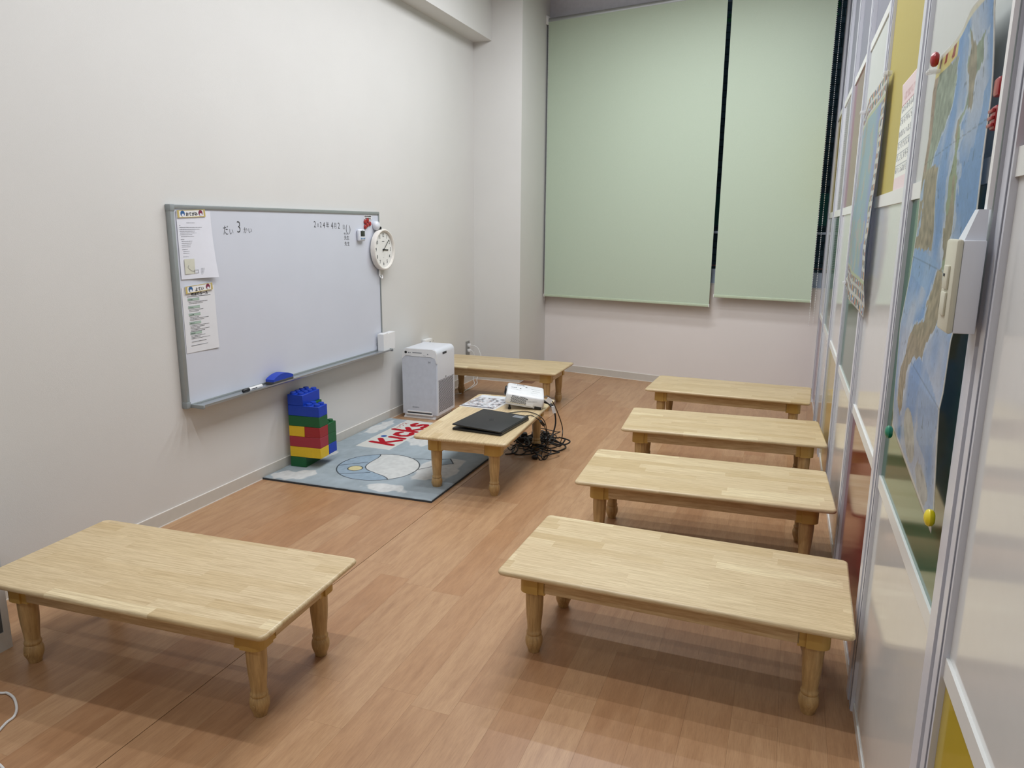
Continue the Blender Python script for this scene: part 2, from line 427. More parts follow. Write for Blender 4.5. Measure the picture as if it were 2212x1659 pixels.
# outside at night
ow = MB(); ow.box(-3.6, 1.6, 7.55, 7.7, -.5, 4.2)
OUTM = bpy.data.materials.new('outside_brick'); t = NT(OUTM); bt = t.new('ShaderNodeTexBrick'); mp = t.new('ShaderNodeMapping'); mp.inputs['Rotation'].default_value = (PI/2, 0, 0)
t.put(mp.inputs['Vector'], t.obj()); t.put(bt.inputs['Vector'], mp.outputs[0]); bt.inputs['Scale'].default_value = 4
bt.inputs['Color1'].default_value = lin('3A4245'); bt.inputs['Color2'].default_value = lin('4B5356'); bt.inputs['Mortar'].default_value = lin('202628')
t.put(t.b.inputs['Base Color'], bt.outputs[0]); t.b.inputs['Roughness'].default_value = .9
tagthing(ow.build('neighbouring_wall', OUTM), 'dark brick wall outside, seen between the green blinds', 'wall')
gf = MB(); GF = mat('green_mesh_panel', '2F6B57', .6, var=.25, scale=40)
gf.box(-3.3, 1.3, 7.3, 7.33, 1.34, 1.62); [gf.box(px_, px_+.05, 7.3, 7.35, -.5, 1.62) for px_ in (-3.2, 1.2)]
tagthing(gf.build('fence_panel', GF), 'dark green fence strip outside behind the blinds at window height', 'fence')
sh = MB(); random.seed(5)
for k in range(420):
    cx, cz = random.uniform(-1.2, 1.0), random.uniform(3.0, 4.1); cy = random.uniform(6.95, 7.3); a = random.random()*PI; s_ = random.uniform(.03, .06)
    T = Tm((cx, cy, cz), rx=random.uniform(-1, 1), rz=a)
    sh.add([(-s_, 0, 0), (-s_*.3, 0, s_*.5), (s_*.5, .005, s_*.45), (s_, 0, 0), (s_*.5, .005, -s_*.45), (-s_*.3, 0, -s_*.5)], [(0, 5, 4, 3, 2, 1)], None, False, T)
tagthing(sh.build('hanging_shrub', mat('leaf_green', '3D8A4C', .5, var=.3)), 'green leafy plant outside at the top right of window', 'plant')

# baseboards
def baseboard(name, p0, p1, nrm):
    p0, p1, n = Vector(p0), Vector(p1), Vector(nrm); d = (p1-p0); o = struct(name)
    def slab(z0, z1, t0, t1, m, nm):
        b = MB(); vs = [p0+n*t0+Vector((0, 0, z0)), p1+n*t0+Vector((0, 0, z0)), p1+n*t1+Vector((0, 0, z0)), p0+n*t1+Vector((0, 0, z0))]
        vs += [v+Vector((0, 0, z1-z0)) for v in vs]
        fs = [(0, 1, 2, 3), (7, 6, 5, 4), (0, 4, 5, 1), (1, 5, 6, 2), (2, 6, 7, 3), (3, 7, 4, 0)]
        b.add(vs, fs).build(nm, m, o)
    slab(.003, .06, 0, .005, BASEM, 'skirting'); slab(0, .004, 0, .0065, BASET, 'sealant_line'); slab(.06, .0625, 0, .0045, BASET, 'top_edge')
baseboard('baseboard_left', (XL, Y0, 0), (XL, YC, 0), (1, 0, 0))
baseboard('baseboard_column', (XL, YC, 0), (XC+.005, YC, 0), (0, -1, 0))
baseboard('baseboard_column_side', (XC, YC, 0), (XC, YB(XC), 0), (1, 0, 0))
nb = Vector((BA, -1, 0)).normalized()
baseboard('baseboard_back', (XC, YB(XC), 0), (XR(6), YB(XR(6)), 0), nb)

# partition on the right: bays of coloured panels between posts
wr = struct('wall_right')
MB().prism([(XR(Y0)+.035, Y0), (.6, Y0), (.6, 6.6), (XR(6.3)+.035, 6.3)], -.06, CEIL, 'z').build('partition_core', GREYP, wr)
posts = [-3.1, -2.27, -1.4, -.53, .34, 1.22, 2.115, 2.965, 3.80, 4.62, 5.42, 6.12]
def pslab(y0, y1, z0, z1, d0, d1, m, name, **tg):   # d measured from the panel plane into the room
    b = MB(); vs = []
    for z in (z0, z1):
        vs += [(XR(y0)-d0, y0, z), (XR(y1)-d0, y1, z), (XR(y1)-d1, y1, z), (XR(y0)-d1, y0, z)]
    b.add(vs, [(0, 1, 2, 3), (7, 6, 5, 4), (0, 4, 5, 1), (1, 5, 6, 2), (2, 6, 7, 3), (3, 7, 4, 0)])
    return b.build(name, m, wr, **tg)
for p in posts:
    pslab(p-.05, p-.005, 0, CEIL, -.03, .009, POST, 'post'); pslab(p+.004, p+.05, 0, CEIL, -.03, .012, POST, 'post')
    pslab(p-.006, p+.004, 0, CEIL, -.03, .004, GROOVE, 'post_groove')
    pslab(p-.041, p-.037, .0, CEIL, .009, .0105, GROOVE, 'post_bead')
rows = [(.02, .662, .695), (.695, 1.39, 1.428), (1.428, 2.065, 2.10)]
colors = {5: 'RWY', 6: 'WGW', 7: 'YWR', 8: 'WGW', 9: 'RWY', 10: 'WGW', 11: 'YWR', 4: 'WGW', 3: 'YWR', 2: 'WGW', 1: 'RWY'}   # top, mid, bottom ... key: bay ending at post index
names = dict(R=('red', 'dark red glossy panel'), W=('white', 'white glossy panel'), Y=('yellow', 'mustard yellow glossy panel'), G=('green', 'dark green glossy panel'))
for i in range(len(posts)-1):
    a, b_ = posts[i]+.05, posts[i+1]-.05; cc = colors[i+1] if (i+1) in colors else 'WWW'
    pslab(a, b_, 0, .028, -.03, .003, RAILM, 'bottom_rail')
    for (z0, z1, zr), ch in zip(rows, cc[::-1]):
        key, lab = names[ch]
        pslab(a, b_, z0 if z0 > .03 else .028, z1, -.03, 0.0, (UPANELS if z0 > 1.4 and posts[i] < 3.5 else PANELS)[key], 'panel', label=lab if z0 < 1.4 else lab.replace('glossy', 'matte'))
        pslab(a, b_, z1, zr, -.03, .005, RAILM, 'rail')
    zt = 2.10
    pslab(a, b_, zt, CEIL, -.03, -.006, GREYP, 'upper_panel', label='grey lavender upper panel')

# ------------------------------------------------------------------ roller blinds
def blind(name, label, x0, x1, zb, zt, off, rail=True):
    # anchored on the back wall
    sx = math.cos(ANGB); u0 = (x0-XC)/sx; u1 = (x1-XC)/sx; Lw = u1-u0
    o = thing(name, label, 'blind', (XC+u0*math.cos(ANGB)+off*math.sin(ANGB)*1, YB(XC)+u0*math.sin(ANGB)-off*math.cos(ANGB), zb), ANGB, 'green roller blinds on the back window')
    n = 24; mb = MB(); vs = []; fs = []
    for k, y in enumerate((-.0008, .0008)):
        for i in range(n+1):
            for j in range(n+1):
                u = i/n*Lw; z = .018+(zt-zb-.018)*j/n; yy = y+.006*math.sin(u*5+1)*math.sin(j/n*PI)
                vs.append((u, yy, z))
    N = (n+1)**2
    for i in range(n):
        for j in range(n):
            a = i*(n+1)+j; fs.append((a, a+n+1, a+n+2, a+1)); fs.append((a+N, a+1+N, a+n+2+N, a+n+1+N))
    mb.add(vs, fs, None, True); mb.build('fabric', BLIND, o)
    MB().box(0, Lw, -.006, .006, 0, .022, b=.004).build('bottom_bar', BLBAR, o)
    for e in (-.004, Lw-.002): MB().box(e, e+.006, -.007, .007, -.001, .023, b=.002).build('end_cap', WPL, o)
    r = MB(); r.lathe([(.021, 0), (.021, Lw)], 20, None, Tm((0, .016, zt-zb-.005), ry=PI/2)); r.build('roller_tube', ALU, o)
    for xx in (-.012, Lw): MB().box(xx, xx+.012, -.03, .06, zt-zb-.04, zt-zb+.03, b=.004).build('bracket', WPL, o)
    return o, Lw
bl1, L1 = blind('roller_blind', 'wide pale green roller blind, left of the two on the window', -2.083, -.583, .691, 3.03, .09)
bl2, L2 = blind('roller_blind', 'narrower pale green roller blind beside the partition', -.549, .170, .772, 3.03, .09)
def chain(parent, u, z0, z1, label=None):
    mb = MB(); 
    for du in (0, .03):
        z = z0
        while z < z1:
            bm = bmesh.new(); bmesh.ops.create_icosphere(bm, subdivisions=1, radius=.0033); mb.bm(bm, None, True, Tm((u+du, -.012, z))); z += .0125
    o = mb.build('bead_chain', WPL, parent, kind='stuff'); return o
chain(bl1, -.022, -.04, 2.3); MB().box(-.027, -.017, -.018, -.006, -.075, -.03, b=.003).build('chain_weight', WPL, bl1)
chain(bl2, L2+.004, -.17, 2.3)

# ------------------------------------------------------------------ floor mat (rug)
RX0, RX1, RY0, RY1 = -2.530, -1.552, 3.052, 4.385
def rugpos(u, v):
    x = RX0+u*(RX1-RX0); y = RY0+v*(RY1-RY0)+.018*(1-v)*u
    e = np.minimum(np.minimum(u, 1-u)*(RX1-RX0), np.minimum(v, 1-v)*(RY1-RY0)); z = .014-.006*np.exp(-e/.006)+.0012*vnoise(u, v, 60, 3)+.0015*vnoise(u, v, 20, 4)
    return np.stack([x-RX0, y-RY0, z], 1), np.tile([[0, 0, 1.]], (len(u), 1))
def rugcol(u, v):
    x = RX0+u*(RX1-RX0); y = RY0+v*(RY1-RY0)+.018*(1-v)*u
    n = vnoise(u, v, 14, 1)*.6+vnoise(u, v, 40, 2)*.4; fine = vnoise(u, v, 63, 9)
    c = np.tile(hexc('A9B5BC'), (len(u), 1))*(.93+.12*n)[:, None]
    def blend(mask, h): 
        mk = np.clip(mask, 0, 1)[:, None]; c[:] = c*(1-mk)+hexc(h)*(.96+.07*fine)[:, None]*mk
    cl = [(-2.46, 4.12, .055, .18), (-2.42, 3.12, .10, .07), (-2.36, 3.18, .06, .06), (-2.44, 3.50, .05, .12), (-1.85, 3.14, .12, .06), (-2.05, 3.95, .12, .11), (-1.72, 3.5, .13, .2), (-1.75, 4.1, .1, .14)]
    d = np.full(len(u), 9.)
    for cx, cy, rx, ry in cl: d = np.minimum(d, np.hypot((x-cx)/rx, (y-cy)/ry)+(vnoise(u, v, 30, 5)-.5)*.6)
    blend((1.0-d)*6, 'D7D9D8')
    # lettered banner
    bx = np.abs(x+2.265) < .115; by = (y > 3.715) & (y < 4.37); c[bx & by] = hexc('DCDCD6')*1.0
    S, OX, OY = 1., -2.185, 3.80
    def L(pts): return [(OX-b, OY+a) for a, b in pts]
    rd = np.full(len(u), 9.)
    W_ = .0195
    K = [[(.01, .0), (.03, .155)], [(.035, .075), (.105, .135)], [(.035, .075), (.115, .0)]]
    I = [[(.155, .0), (.165, .095)]]
    C = [[(.285, .085), (.26, .10), (.225, .095), (.205, .05), (.22, .01), (.26, .0), (.285, .012)]]
    K2 = [[(.32, .0), (.33, .165)], [(.33, .05), (.395, .10)], [(.335, .05), (.40, .0)]]
    S2 = [[(.505, .095), (.475, .105), (.445, .085), (.46, .058), (.495, .045), (.50, .015), (.47, .0), (.435, .01)]]
    for g_ in (K, I, C, K2, S2):
        for p in g_: rd = np.minimum(rd, dpath(x, y, L(p)))
    blend((W_-rd)/.003, 'B3202C')
    blend((.021-np.hypot(x-(OX-.145), y-(OY+.165)))/.003, '2A5CA8')
    kr = np.full(len(u), 9.); ks = [[[(0, .022), (.03, .026)], [(0, .01), (.032, .015)], [(.012, .035), (.018, 0)]],
        [[(.0, .02), (.005, .012)], [(.012, .022), (.016, .014)], [(.028, .022), (.022, .006), (.01, .0)]],
        [[(.006, .032), (0, .018)], [(.006, .028), (.028, .028), (.022, .01), (.008, .0)]],
        [[(.0, .03), (.026, .03), (.016, .012), (0, .0)], [(.016, .014), (.03, .0)]]]
    for q, g_ in enumerate(ks):
        for p in g_: kr = np.minimum(kr, dpath(x, y, [(-2.335-b, 4.125+q*.048+a) for a, b in p]))
    blend((.0033-kr)/.0022, 'A83038')
    # generic hot-air balloon picture
    ux, uy = -.82, -.57; px_, py_ = -.57, .82
    cx, cy = -2.05, 3.42; a = (x-cx)*ux+(y-cy)*uy; b_ = (x-cx)*px_+(y-cy)*py_
    r = np.hypot(a, b_); R_ = .225+.0*a
    blend((R_-r)/.004, 'D6D8D6'); blend(np.minimum((R_-r)/.004, (a-.02-.05*np.cos(b_*14))/.004), '9DB0C0')
    ln = np.abs(r-R_); ln = np.where(r < R_, np.minimum(ln, np.abs(a-.02-.05*np.cos(b_*14))), ln)
    ln = np.where((r < R_) & (a > .05), np.minimum(ln, np.abs(np.abs(b_)-.07-.12*(R_-a))), ln)
    ln = np.minimum(ln, np.abs(np.hypot(a-.125, b_)-.040)); blend((.040-np.hypot(a-.125, b_))/.003, 'D9CFA0')
    for p in ([(-.2, .1), (-.33, .05)], [(-.2, -.1), (-.33, -.05)], [(-.33, -.055), (-.33, .055), (-.41, .045), (-.41, -.045), (-.33, -.055)]):
        ln = np.minimum(ln, dpath(a, b_, p))
    inb = (a > -.41) & (a < -.33) & (np.abs(b_) < .05); c[inb] = hexc('9FAFBA')
    blend((.0038-ln)/.0025, '22262C')
    return np.clip(c, 0, 1)
rug = thing('rug', 'pale blue printed rug with white clouds and red letters by the wall', 'rug', (RX0, RY0, 0))
sheet('pile', rugpos, rugcol, 390, 530, RUGM, rug, thick=.012)
eb = MB(); eb.box(-.003, RX1-RX0+.002, -.003, 0.0, 0, .009, T=Tm(rz=.0183)); eb.box(RX1-RX0-.0005, RX1-RX0+.0025, .018, RY1-RY0, 0, .009); eb.build('edge_binding', RUGE, rug)

# ------------------------------------------------------------------ low tables
TL, TW, TH = .9984, .488, .2985
def roundrect(x0, x1, y0, y1, r, n=5):
    P = []
    for cx, cy, a0 in ((x1-r, y1-r, 0), (x0+r, y1-r, 90), (x0+r, y0+r, 180), (x1-r, y0+r, 270)):
        for k in range(n+1):
            a = math.radians(a0+90*k/n); P.append((cx+r*math.cos(a), cy+r*math.sin(a)))
    return P
def make_table():
    t = thing('low_table', '', 'table')
    # top: rounded plan and rounded edge
    mb = MB(); prof = [(.005, TH-.0165), (.0015, TH-.014), (0, TH-.0095), (.0006, TH-.005), (.0025, TH-.0015), (.006, TH)]
    rings = [[(x, y, z) for x, y in roundrect(-TL/2+i, TL/2-i, -TW/2+i, TW/2-i, .018)] for i, z in prof]
    n = len(rings[0]); vs = sum(rings, []); fs = []
    for j in range(len(rings)-1):
        for i in range(n): a = j*n+i; b_ = j*n+(i+1) % n; fs.append((a, b_, b_+n, a+n))
    mb.add(vs, fs, None, True); mb.add(rings[0], [list(range(n))[::-1]]); mb.add(rings[-1], [list(range(n))])
    mb.build('table_top', TOPW, t)
    ix, iy = .093, .090; z0, z1 = .214, TH-.0165
    for s in (-1, 1):
        MB().box(-TL/2+ix+.04, TL/2-ix-.04, s*(TW/2-.064)-.008, s*(TW/2-.064)+.008, z0+.007, z1).build('apron', APRW, t)
        o = MB().box(-.008, .008, -TW/2+iy+.04, TW/2-iy-.04, z0+.007, z1); o.v = [(v[0]+s*(TL/2-.064), v[1], v[2]) for v in o.v]; o.build('apron', APRY, t)
    for sx in (-1, 1):
        for sy in (-1, 1):
            cx, cy = sx*(TL/2-ix), sy*(TW/2-iy)
            # quarter-round cap block under the top
            P = []; r = .034
            for k in range(9):
                a = math.radians(90*k/8); P.append((r*math.cos(a), r*math.sin(a)))
            P = [(r+.0, -.043)]+P+[(-.043, r+.0)]+[(-.043, r-.022), (r-.022-.0, r-.022-.03), (r-.022, -.043)]
            P = [(.034, -.044), (.034, -.022), (.040, -.022)]+[(.012+.028*math.cos(math.radians(90*k/8)), .012+.028*math.sin(math.radians(90*k/8))) for k in range(9)]+[(-.022, .040), (-.022, .034), (-.044, .034), (-.044, -.044)]
            poly = [(cx+sx*a, cy+sy*b_) for a, b_ in P]
            if sx*sy < 0: poly = poly[::-1]
            MB().prism(poly, z0, z1, 'z').build('corner_cap', CAPW, t)
            pr = [(.0165, 0), (.0180, .003), (.0192, .010), (.0222, .018), (.0252, .027), (.0265, .038), (.0260, .048), (.0230, .057), (.0212, .060), (.0222, .0615), (.0236, .066), (.0228, .0705), (.0208, .0735), (.0205, .080), (.0218, .100), (.0246, .130), (.0262, .160), (.0268, .190), (.0268, z0+.002)]
            pr = [(a*1.05, b_) for a, b_ in pr]
            lg = MB().lathe(pr, 24, None, Tm((cx, cy, 0)))
            kd = 1 if sx > 0 else -1
            # turned roundel on the foot
            for rr, tt in ((.0125, .0025), (.0065, .0045)):
                lg.lathe([(rr, -.0), (rr, tt), (rr*.7, tt+.001)], 14, None, Tm((cx, cy-.0235, .036), rx=PI/2))
            lg.build('leg', LEGW, t)
    return t
T0 = make_table()
def copy_tree(o, parent=None):
    c = o.copy(); COL.objects.link(c); c.parent = parent
    for ch in o.children: copy_tree(ch, c)
    return c
tabs = [(-.2636, 2.1801, -.0189, 'pale wooden low table nearest the camera in the row along the partition'),
        (-.2795, 3.0762, .043, 'pale wooden low table second from the front along the partition'),
        (-.2818, 3.9618, .0607, 'pale wooden low table third from the front along the partition'),
        (-.3221, 4.9258, -.0328, 'pale wooden low table farthest back along the partition, below blind'),
        (-2.005, 5.183, .0043, 'pale wooden low table behind the white air purifier by the column'),
        (-1.4858, 3.6768, .0631-PI/2, 'pale wooden low table carrying the projector and laptop beside the rug'),
        (-1.6882, 1.5991, .0488, 'tan wooden low table alone in the left foreground')]
for i, (x, y, a, lab) in enumerate(tabs):
    o = T0 if i == 0 else copy_tree(T0)
    o.location = (x, y, 0); o.rotation_euler.z = a; o['label'] = lab; o['group'] = 'low wooden tables'

# ------------------------------------------------------------------ whiteboard and what hangs on it
WY0, WY1, WZ0, WZ1 = 2.549, 4.294, .50, 1.40; WLn = WY1-WY0; WD = .02
wbd = thing('whiteboard', 'wide whiteboard with grey aluminium frame and pen tray on left wall', 'whiteboard', (XL+WD, WY0, WZ0), LW)
MB().box(.01, WLn-.01, -.002, WD-.001, .01, .89).build('board_surface', BOARD, wbd)
f = MB(); t_ = .017
f.box(0, WLn, -.008, WD-.001, .9-t_, .9, b=.002); f.box(0, WLn, -.008, WD-.001, 0, t_, b=.002)
f.box(0, t_+.004, -.008, WD-.001, t_, .9-t_, b=.002); f.box(WLn-t_*.5, WLn, -.008, WD-.001, t_, .9-t_, b=.002); f.build('frame', ALUD, wbd)
for z_ in (0, .9-.028): MB().box(-.002, .024, -.010, WD-.001, z_-.001, z_+.029, b=.003).build('corner_cap', CAPM, wbd)
tr = MB(); tr.prism([(-.008, .004), (-.072, .004), (-.078, .010), (-.078, .0165), (-.074, .0165), (-.072, .009), (-.010, .009)], .03, WLn-.0, 'x'); tr.build('pen_tray', ALU, wbd)
MB().box(.022, .034, -.082, -.006, -.001, .018, b=.004).build('tray_end', CAPM, wbd); MB().box(WLn-.002, WLn+.006, -.082, -.006, -.001, .018, b=.003).build('tray_end', CAPM, wbd)
hw = MB(); yb = -.0024
def bz(y, z): return (y-WY0, yb, z-WZ0)
HB = -.0003
text_mesh(hw, 'だ', .050, bz(2.885, 1.287), MARKER, sx=.75, bold=HB); text_mesh(hw, 'い', .034, bz(2.922, 1.281), MARKER, sx=.9, bold=HB); hw.build('handwriting', MARKER, wbd); hw = MB(); text_mesh(hw, '3', .080, bz(2.976, 1.302), MARKER, sx=.85, bold=-.0012); hw.build('handwriting', MARKER, wbd); hw = MB(); text_mesh(hw, 'か', .034, bz(3.022, 1.287), MARKER, sx=.9, bold=HB); text_mesh(hw, 'い', .032, bz(3.056, 1.286), MARKER, sx=.9, bold=HB)
hw.build('handwriting', MARKER, wbd); hw = MB()
for s_, y_, z_, sz in (('2', 3.597, 1.318, .050), ('0', 3.627, 1.314, .028), ('2', 3.653, 1.316, .042), ('4', 3.684, 1.314, .048), ('年', 3.720, 1.314, .038), ('4', 3.765, 1.312, .054), ('月', 3.797, 1.310, .038), ('2', 3.834, 1.311, .050), ('日', 3.886, 1.303, .030), ('(', 3.914, 1.298, .056), (')', 3.951, 1.294, .056)):
    text_mesh(hw, s_, sz, bz(y_, z_), MARKER, sx=.85, bold=-.0002)
hw.build('handwriting', MARKER, wbd); hw = MB(); text_mesh(hw, 'せんせい', .0145, bz(3.913, 1.266), MARKER, bold=0); hw.build('handwriting', MARKER, wbd); hw = MB(); text_mesh(hw, '先', .027, bz(3.899, 1.241), MARKER, bold=0); text_mesh(hw, '生', .027, bz(3.927, 1.240), MARKER, bold=0)
hw.build('handwriting', MARKER, wbd); hw = MB(); text_mesh(hw, '先', .026, bz(3.900, 1.206), MARKER, bold=0); text_mesh(hw, '生', .026, bz(3.930, 1.205), MARKER, bold=0)
hw.build('handwriting', MARKER, wbd)
q = MB(); 
for a_, b_, c_, d_ in ((4.215, 4.262, .555, .556), (4.215, 4.262, .545, .546), (4.215, 4.216, .545, .556), (4.261, 4.262, .545, .556)): q.box(a_-WY0, b_-WY0, -.0028, -.002, c_-WZ0, d_-WZ0)
q.build('printed_mark', INKG, wbd)
XB = XL+WD+.002
def on_board(name, label, cat, y, z, group=None, d=.0025): return thing(name, label, cat, (XB+d-.0005, y, z), LW, group)
def dashes(mb, x0, x1, z, h=.0022, gap=.0012, seed=0, m=INKG, y=-.0012):
    rs = random.Random(seed); x = x0
    while x < x1:
        w_ = rs.uniform(.002, .006); hh = h*rs.uniform(.6, 1); mb.box(x, min(x+w_, x1), y-.0002, y, z-hh/2, z+hh/2, m); x += w_+gap*rs.uniform(.5, 1.2)
def paper(parent, w_, h_, curl, m, nm='sheet'):
    mb = MB(); n = 12; vs = []; fs = []
    for k in (0, 1):
        for i in range(n+1):
            for j in range(n+1):
                u, v = i/n, j/n; vs.append((w_*u+curl*.25*u*(1-v)**2, -.0008-curl*(1-v)**2*(u**2)-k*.0004, h_*v))
    N = (n+1)**2
    for i in range(n):
        for j in range(n): a = i*(n+1)+j; fs.append((a, a+1, a+n+2, a+n+1)); fs.append((a+N, a+n+1+N, a+n+2+N, a+1+N))
    return mb.add(vs, fs, None, True).build(nm, m, parent)
# two sheets: the letter (over another sheet) and the class rules
p0 = on_board('paper_sheet', 'plain white backing sheet mostly hidden behind the top letter', 'paper', 2.600, 1.082, 'papers on the whiteboard', .0006)
paper(p0, .175, .292, 0, PAPER)
p1 = on_board('paper_sheet', 'printed letter with small map, curling at lower corner, upper left of whiteboard', 'paper', 2.583, 1.078, 'papers on the whiteboard', .003)
paper(p1, .205, .297, .02, PAPER)
tx = MB(); k = 0
for z_, a_, b_ in ((.245, .055, .105), (.233, .012, .018), (.225, .012, .165), (.217, .012, .168), (.209, .012, .10), (.201, .015, .165), (.193, .012, .085), (.185, .018, .12), (.173, .015, .035), (.165, .018, .165), (.157, .018, .165), (.149, .018, .165), (.141, .018, .115), (.129, .018, .05), (.121, .022, .12), (.113, .022, .14), (.098, .02, .07), (.098, .085, .135)):
    k += 1; dashes(tx, a_, b_, z_, seed=k, m=INK if z_ in (.173, .129) else INKG, y=-.0016)
for j in range(5): dashes(tx, .115, .165-.01*(j % 2), .083-.007*j, .0016, seed=60+j, y=-.004)
for j in range(5): dashes(tx, .115, .16-.012*(j % 2), .043-.006*j, .0016, seed=70+j, y=-.0075)
tx.build('printed_text', INKG, p1)
mpt = MB(); mpt.box(.022, .082, -.0042, -.0038, .022, .088, mat('mini_map', 'CFCFC0', .7)); 
mpt.tube([(.045, -.0046, .06), (.04, -.0046, .05), (.05, -.0046, .043), (.058, -.0046, .036), (.078, -.0046, .032)], .0006, 4, INKG, 3)
for a_ in ((.075, .10, .0245, .0255), (.075, .10, .038, .039), (.075, .076, .0245, .039), (.099, .10, .0245, .039)): mpt.box(a_[0], a_[1], -.0066, -.006, a_[2], a_[3], INKG)
mpt.build('printed_map', None, p1)
p2 = on_board('paper_sheet', 'printed class rules sheet with green headings, lower left of whiteboard', 'paper', 2.580, .748, 'papers on the whiteboard', .001)
paper(p2, .200, .294, .004, PAPER2)
tx = MB(); text_mesh(tx, '教室のルール', .0175, (.105, -.0022, .262), INK, bold=.0003)
tx.box(.028, .172, -.0022, -.0018, .2505, .252, INK); tx.box(.03, .17, -.0026, -.0022, .03, .0318, INKG)
for hh, (z_, ls) in enumerate(((.238, 2), (.203, 2), (.170, 3), (.132, 5), (.086, 3))):
    tx.box(.03, .10, -.0022, -.0018, z_-.005, z_+.006, GREENP); tx.box(.03, .10, -.0023, -.0018, z_-.0052, z_-.0045, INKG); tx.box(.03, .10, -.0023, -.0018, z_+.0058, z_+.0065, INKG)
    dashes(tx, .034, .06, z_, .003, seed=hh+20, m=INK, y=-.0024)
    for l in range(ls): dashes(tx, .034, .15-.03*((l+hh) % 3), z_-.011-.0063*l, .002, seed=hh*9+l+100, m=INK, y=-.0024)
dashes(tx, .035, .125, .048, .0022, seed=3, m=INK, y=-.003)
tx.build('printed_text', INK, p2)
def banner(y, z, s_, label, ang):
    o = on_board('magnetic_banner', label, 'magnet', y, z, 'banner magnets on the whiteboard', .006)
    T = Tm(ry=ang)
    mb = MB(); mb.box(0, .166, -.002, .002, -.016, .016, WPL, T=T); mb.build('plate', WPL, o)
    mb = MB()
    for x0, x1 in ((0, .010), (.156, .166)): mb.box(x0, x1, -.0029, -.0019, -.016, .016, T=T)
    mb.box(.01, .156, -.0028, -.0019, .0135, .016, T=T); mb.box(.01, .156, -.0028, -.0019, -.016, -.0135, T=T); mb.build('gold_border', GOLD, o)
    for cx, mm in ((.030, mat('badge_blue', '2F5E92', .5)), (.137, mat('badge_plum', '7C2F4A', .5))):
        mb = MB(); mb.lathe([(.0125, 0), (.0125, .001)], 18, mm, T @ Tm((cx, -.002, .001), rx=PI/2)); mb.lathe([(.0065, 0), (.0065, .0014)], 14, PAPER, T @ Tm((cx, -.002, -.006), rx=PI/2)); mb.build('round_badge', None, o)
    mb = MB(); text_mesh(mb, s_, .0180, (.083, -.0032, .0), INK, ang=ang, bold=.0003); mb.build('lettering', INK, o)
banner(2.586, 1.360, 'おてがみ', 'gold edged banner magnet reading otegami above the printed letter', -.04)
banner(2.597, 1.030, 'よてい', 'gold edged banner magnet reading yotei above the rules sheet', -.05)
# timer
tm = on_board('kitchen_timer', 'small white digital timer with dark screen stuck on whiteboard', 'timer', 4.055, 1.256)
MB().box(-.036, .036, -.022, 0, -.036, .036, b=.010, seg=3).build('case', WPLG, tm)
MB().box(-.022, .024, -.0238, -.0215, -.006, .026, b=.0008).build('screen', mat('lcd', '2B2F2A', .2), tm)
for k_ in range(3): MB().lathe([(.0042, 0), (.0042, .003), (.003, .004)], 12, None, Tm((-.018+.019*k_, -.0215, -.020), rx=PI/2)).build('button', mat('timer_button', '4D7FA8', .4), tm)
tx = MB(); dashes(tx, -.006, .008, .0305, .0025, seed=2, m=INK, y=-.0222); tx.build('printed_mark', INK, tm)
# red magnets
for (y, z), lab in zip(((4.123, 1.337), (4.150, 1.346), (4.146, 1.318), (4.177, 1.326), (4.122, 1.306)),
        ('red round magnet at left of the cluster beside the timer', 'topmost red round magnet in the cluster at board corner', 'red round magnet in the middle of the cluster',
         'rightmost red round magnet beside the round white holder', 'lowest red round magnet, just above the timer')):
    o = MB().lathe([(.0125, 0), (.014, .002), (.014, .006), (.0115, .009), (.006, .010)], 18, None, Tm(rx=PI/2)).build('round_magnet', RED)
    tagthing(o, lab, 'magnet', 'red magnets at the whiteboard corner', (XB, y, z), LW)
lb = on_board('label_sticker', 'tiny white label with two lines of print above red magnets', 'sticker', 4.115, 1.365)
MB().box(0, .085, -.0012, .0015, -.013, .013).build('label_plate', WPL, lb)
tx = MB(); dashes(tx, .004, .08, .006, .008, seed=5, m=INK, y=-.0013); dashes(tx, .008, .075, -.006, .008, seed=6, m=INK, y=-.0013); tx.build('printed_text', INK, lb)
wm = on_board('round_holder', 'round white magnetic holder with black clip just above the clock', 'holder', 4.237, 1.314)
MB().lathe([(.026, 0), (.029, .006), (.028, .020), (.022, .028), (.010, .032), (.002, .033)], 24, None, Tm(rx=PI/2)).build('dome', WPLG, wm)
MB().box(.018, .030, -.034, -.012, -.026, -.006, b=.003).build('clip', BLK, wm)
MB().tube([(-.02, -.022, .0), (-.012, -.027, .014), (0, -.029, .019), (.012, -.027, .014)], .0008, 6).build('red_trim', RED, wm)
# clock on the board edge
CY, CZ = 4.292, 1.163
ck = thing('wall_clock', 'round white wall clock with black numerals over the whiteboard edge', 'clock', (XL+WD+.010, CY, CZ), LW)
rim = [(.118, 0), (.131, .004), (.132, .026), (.128, .034), (.122, .036), (.116, .032), (.114, .022)]
MB().lathe(rim, 56, None, Tm(rx=PI/2), cap=False).build('rim', mat('clock_rim', 'E3DFD8', .35), ck)
MB().lathe([(.119, .0), (.116, .021)], 48, None, Tm(rx=PI/2)).build('dial', mat('clock_dial', 'E6E6E2', .5), ck)
for h in range(1, 13):
    a = h*PI/6; r = .090; text_mesh(MB_ := MB(), str(h), .033, (r*math.sin(a), -.0216, r*math.cos(a)), INK, sx=.8, bold=.0002); MB_.build('numeral', INK, ck)
tx = MB(); dashes(tx, -.014, .014, .052, .005, seed=8, m=INK, y=-.0214); tx.build('printed_mark', INK, ck); tx = MB(); dashes(tx, -.006, .006, -.05, .002, seed=9, m=INKG, y=-.0214); tx.build('printed_mark', INK, ck)
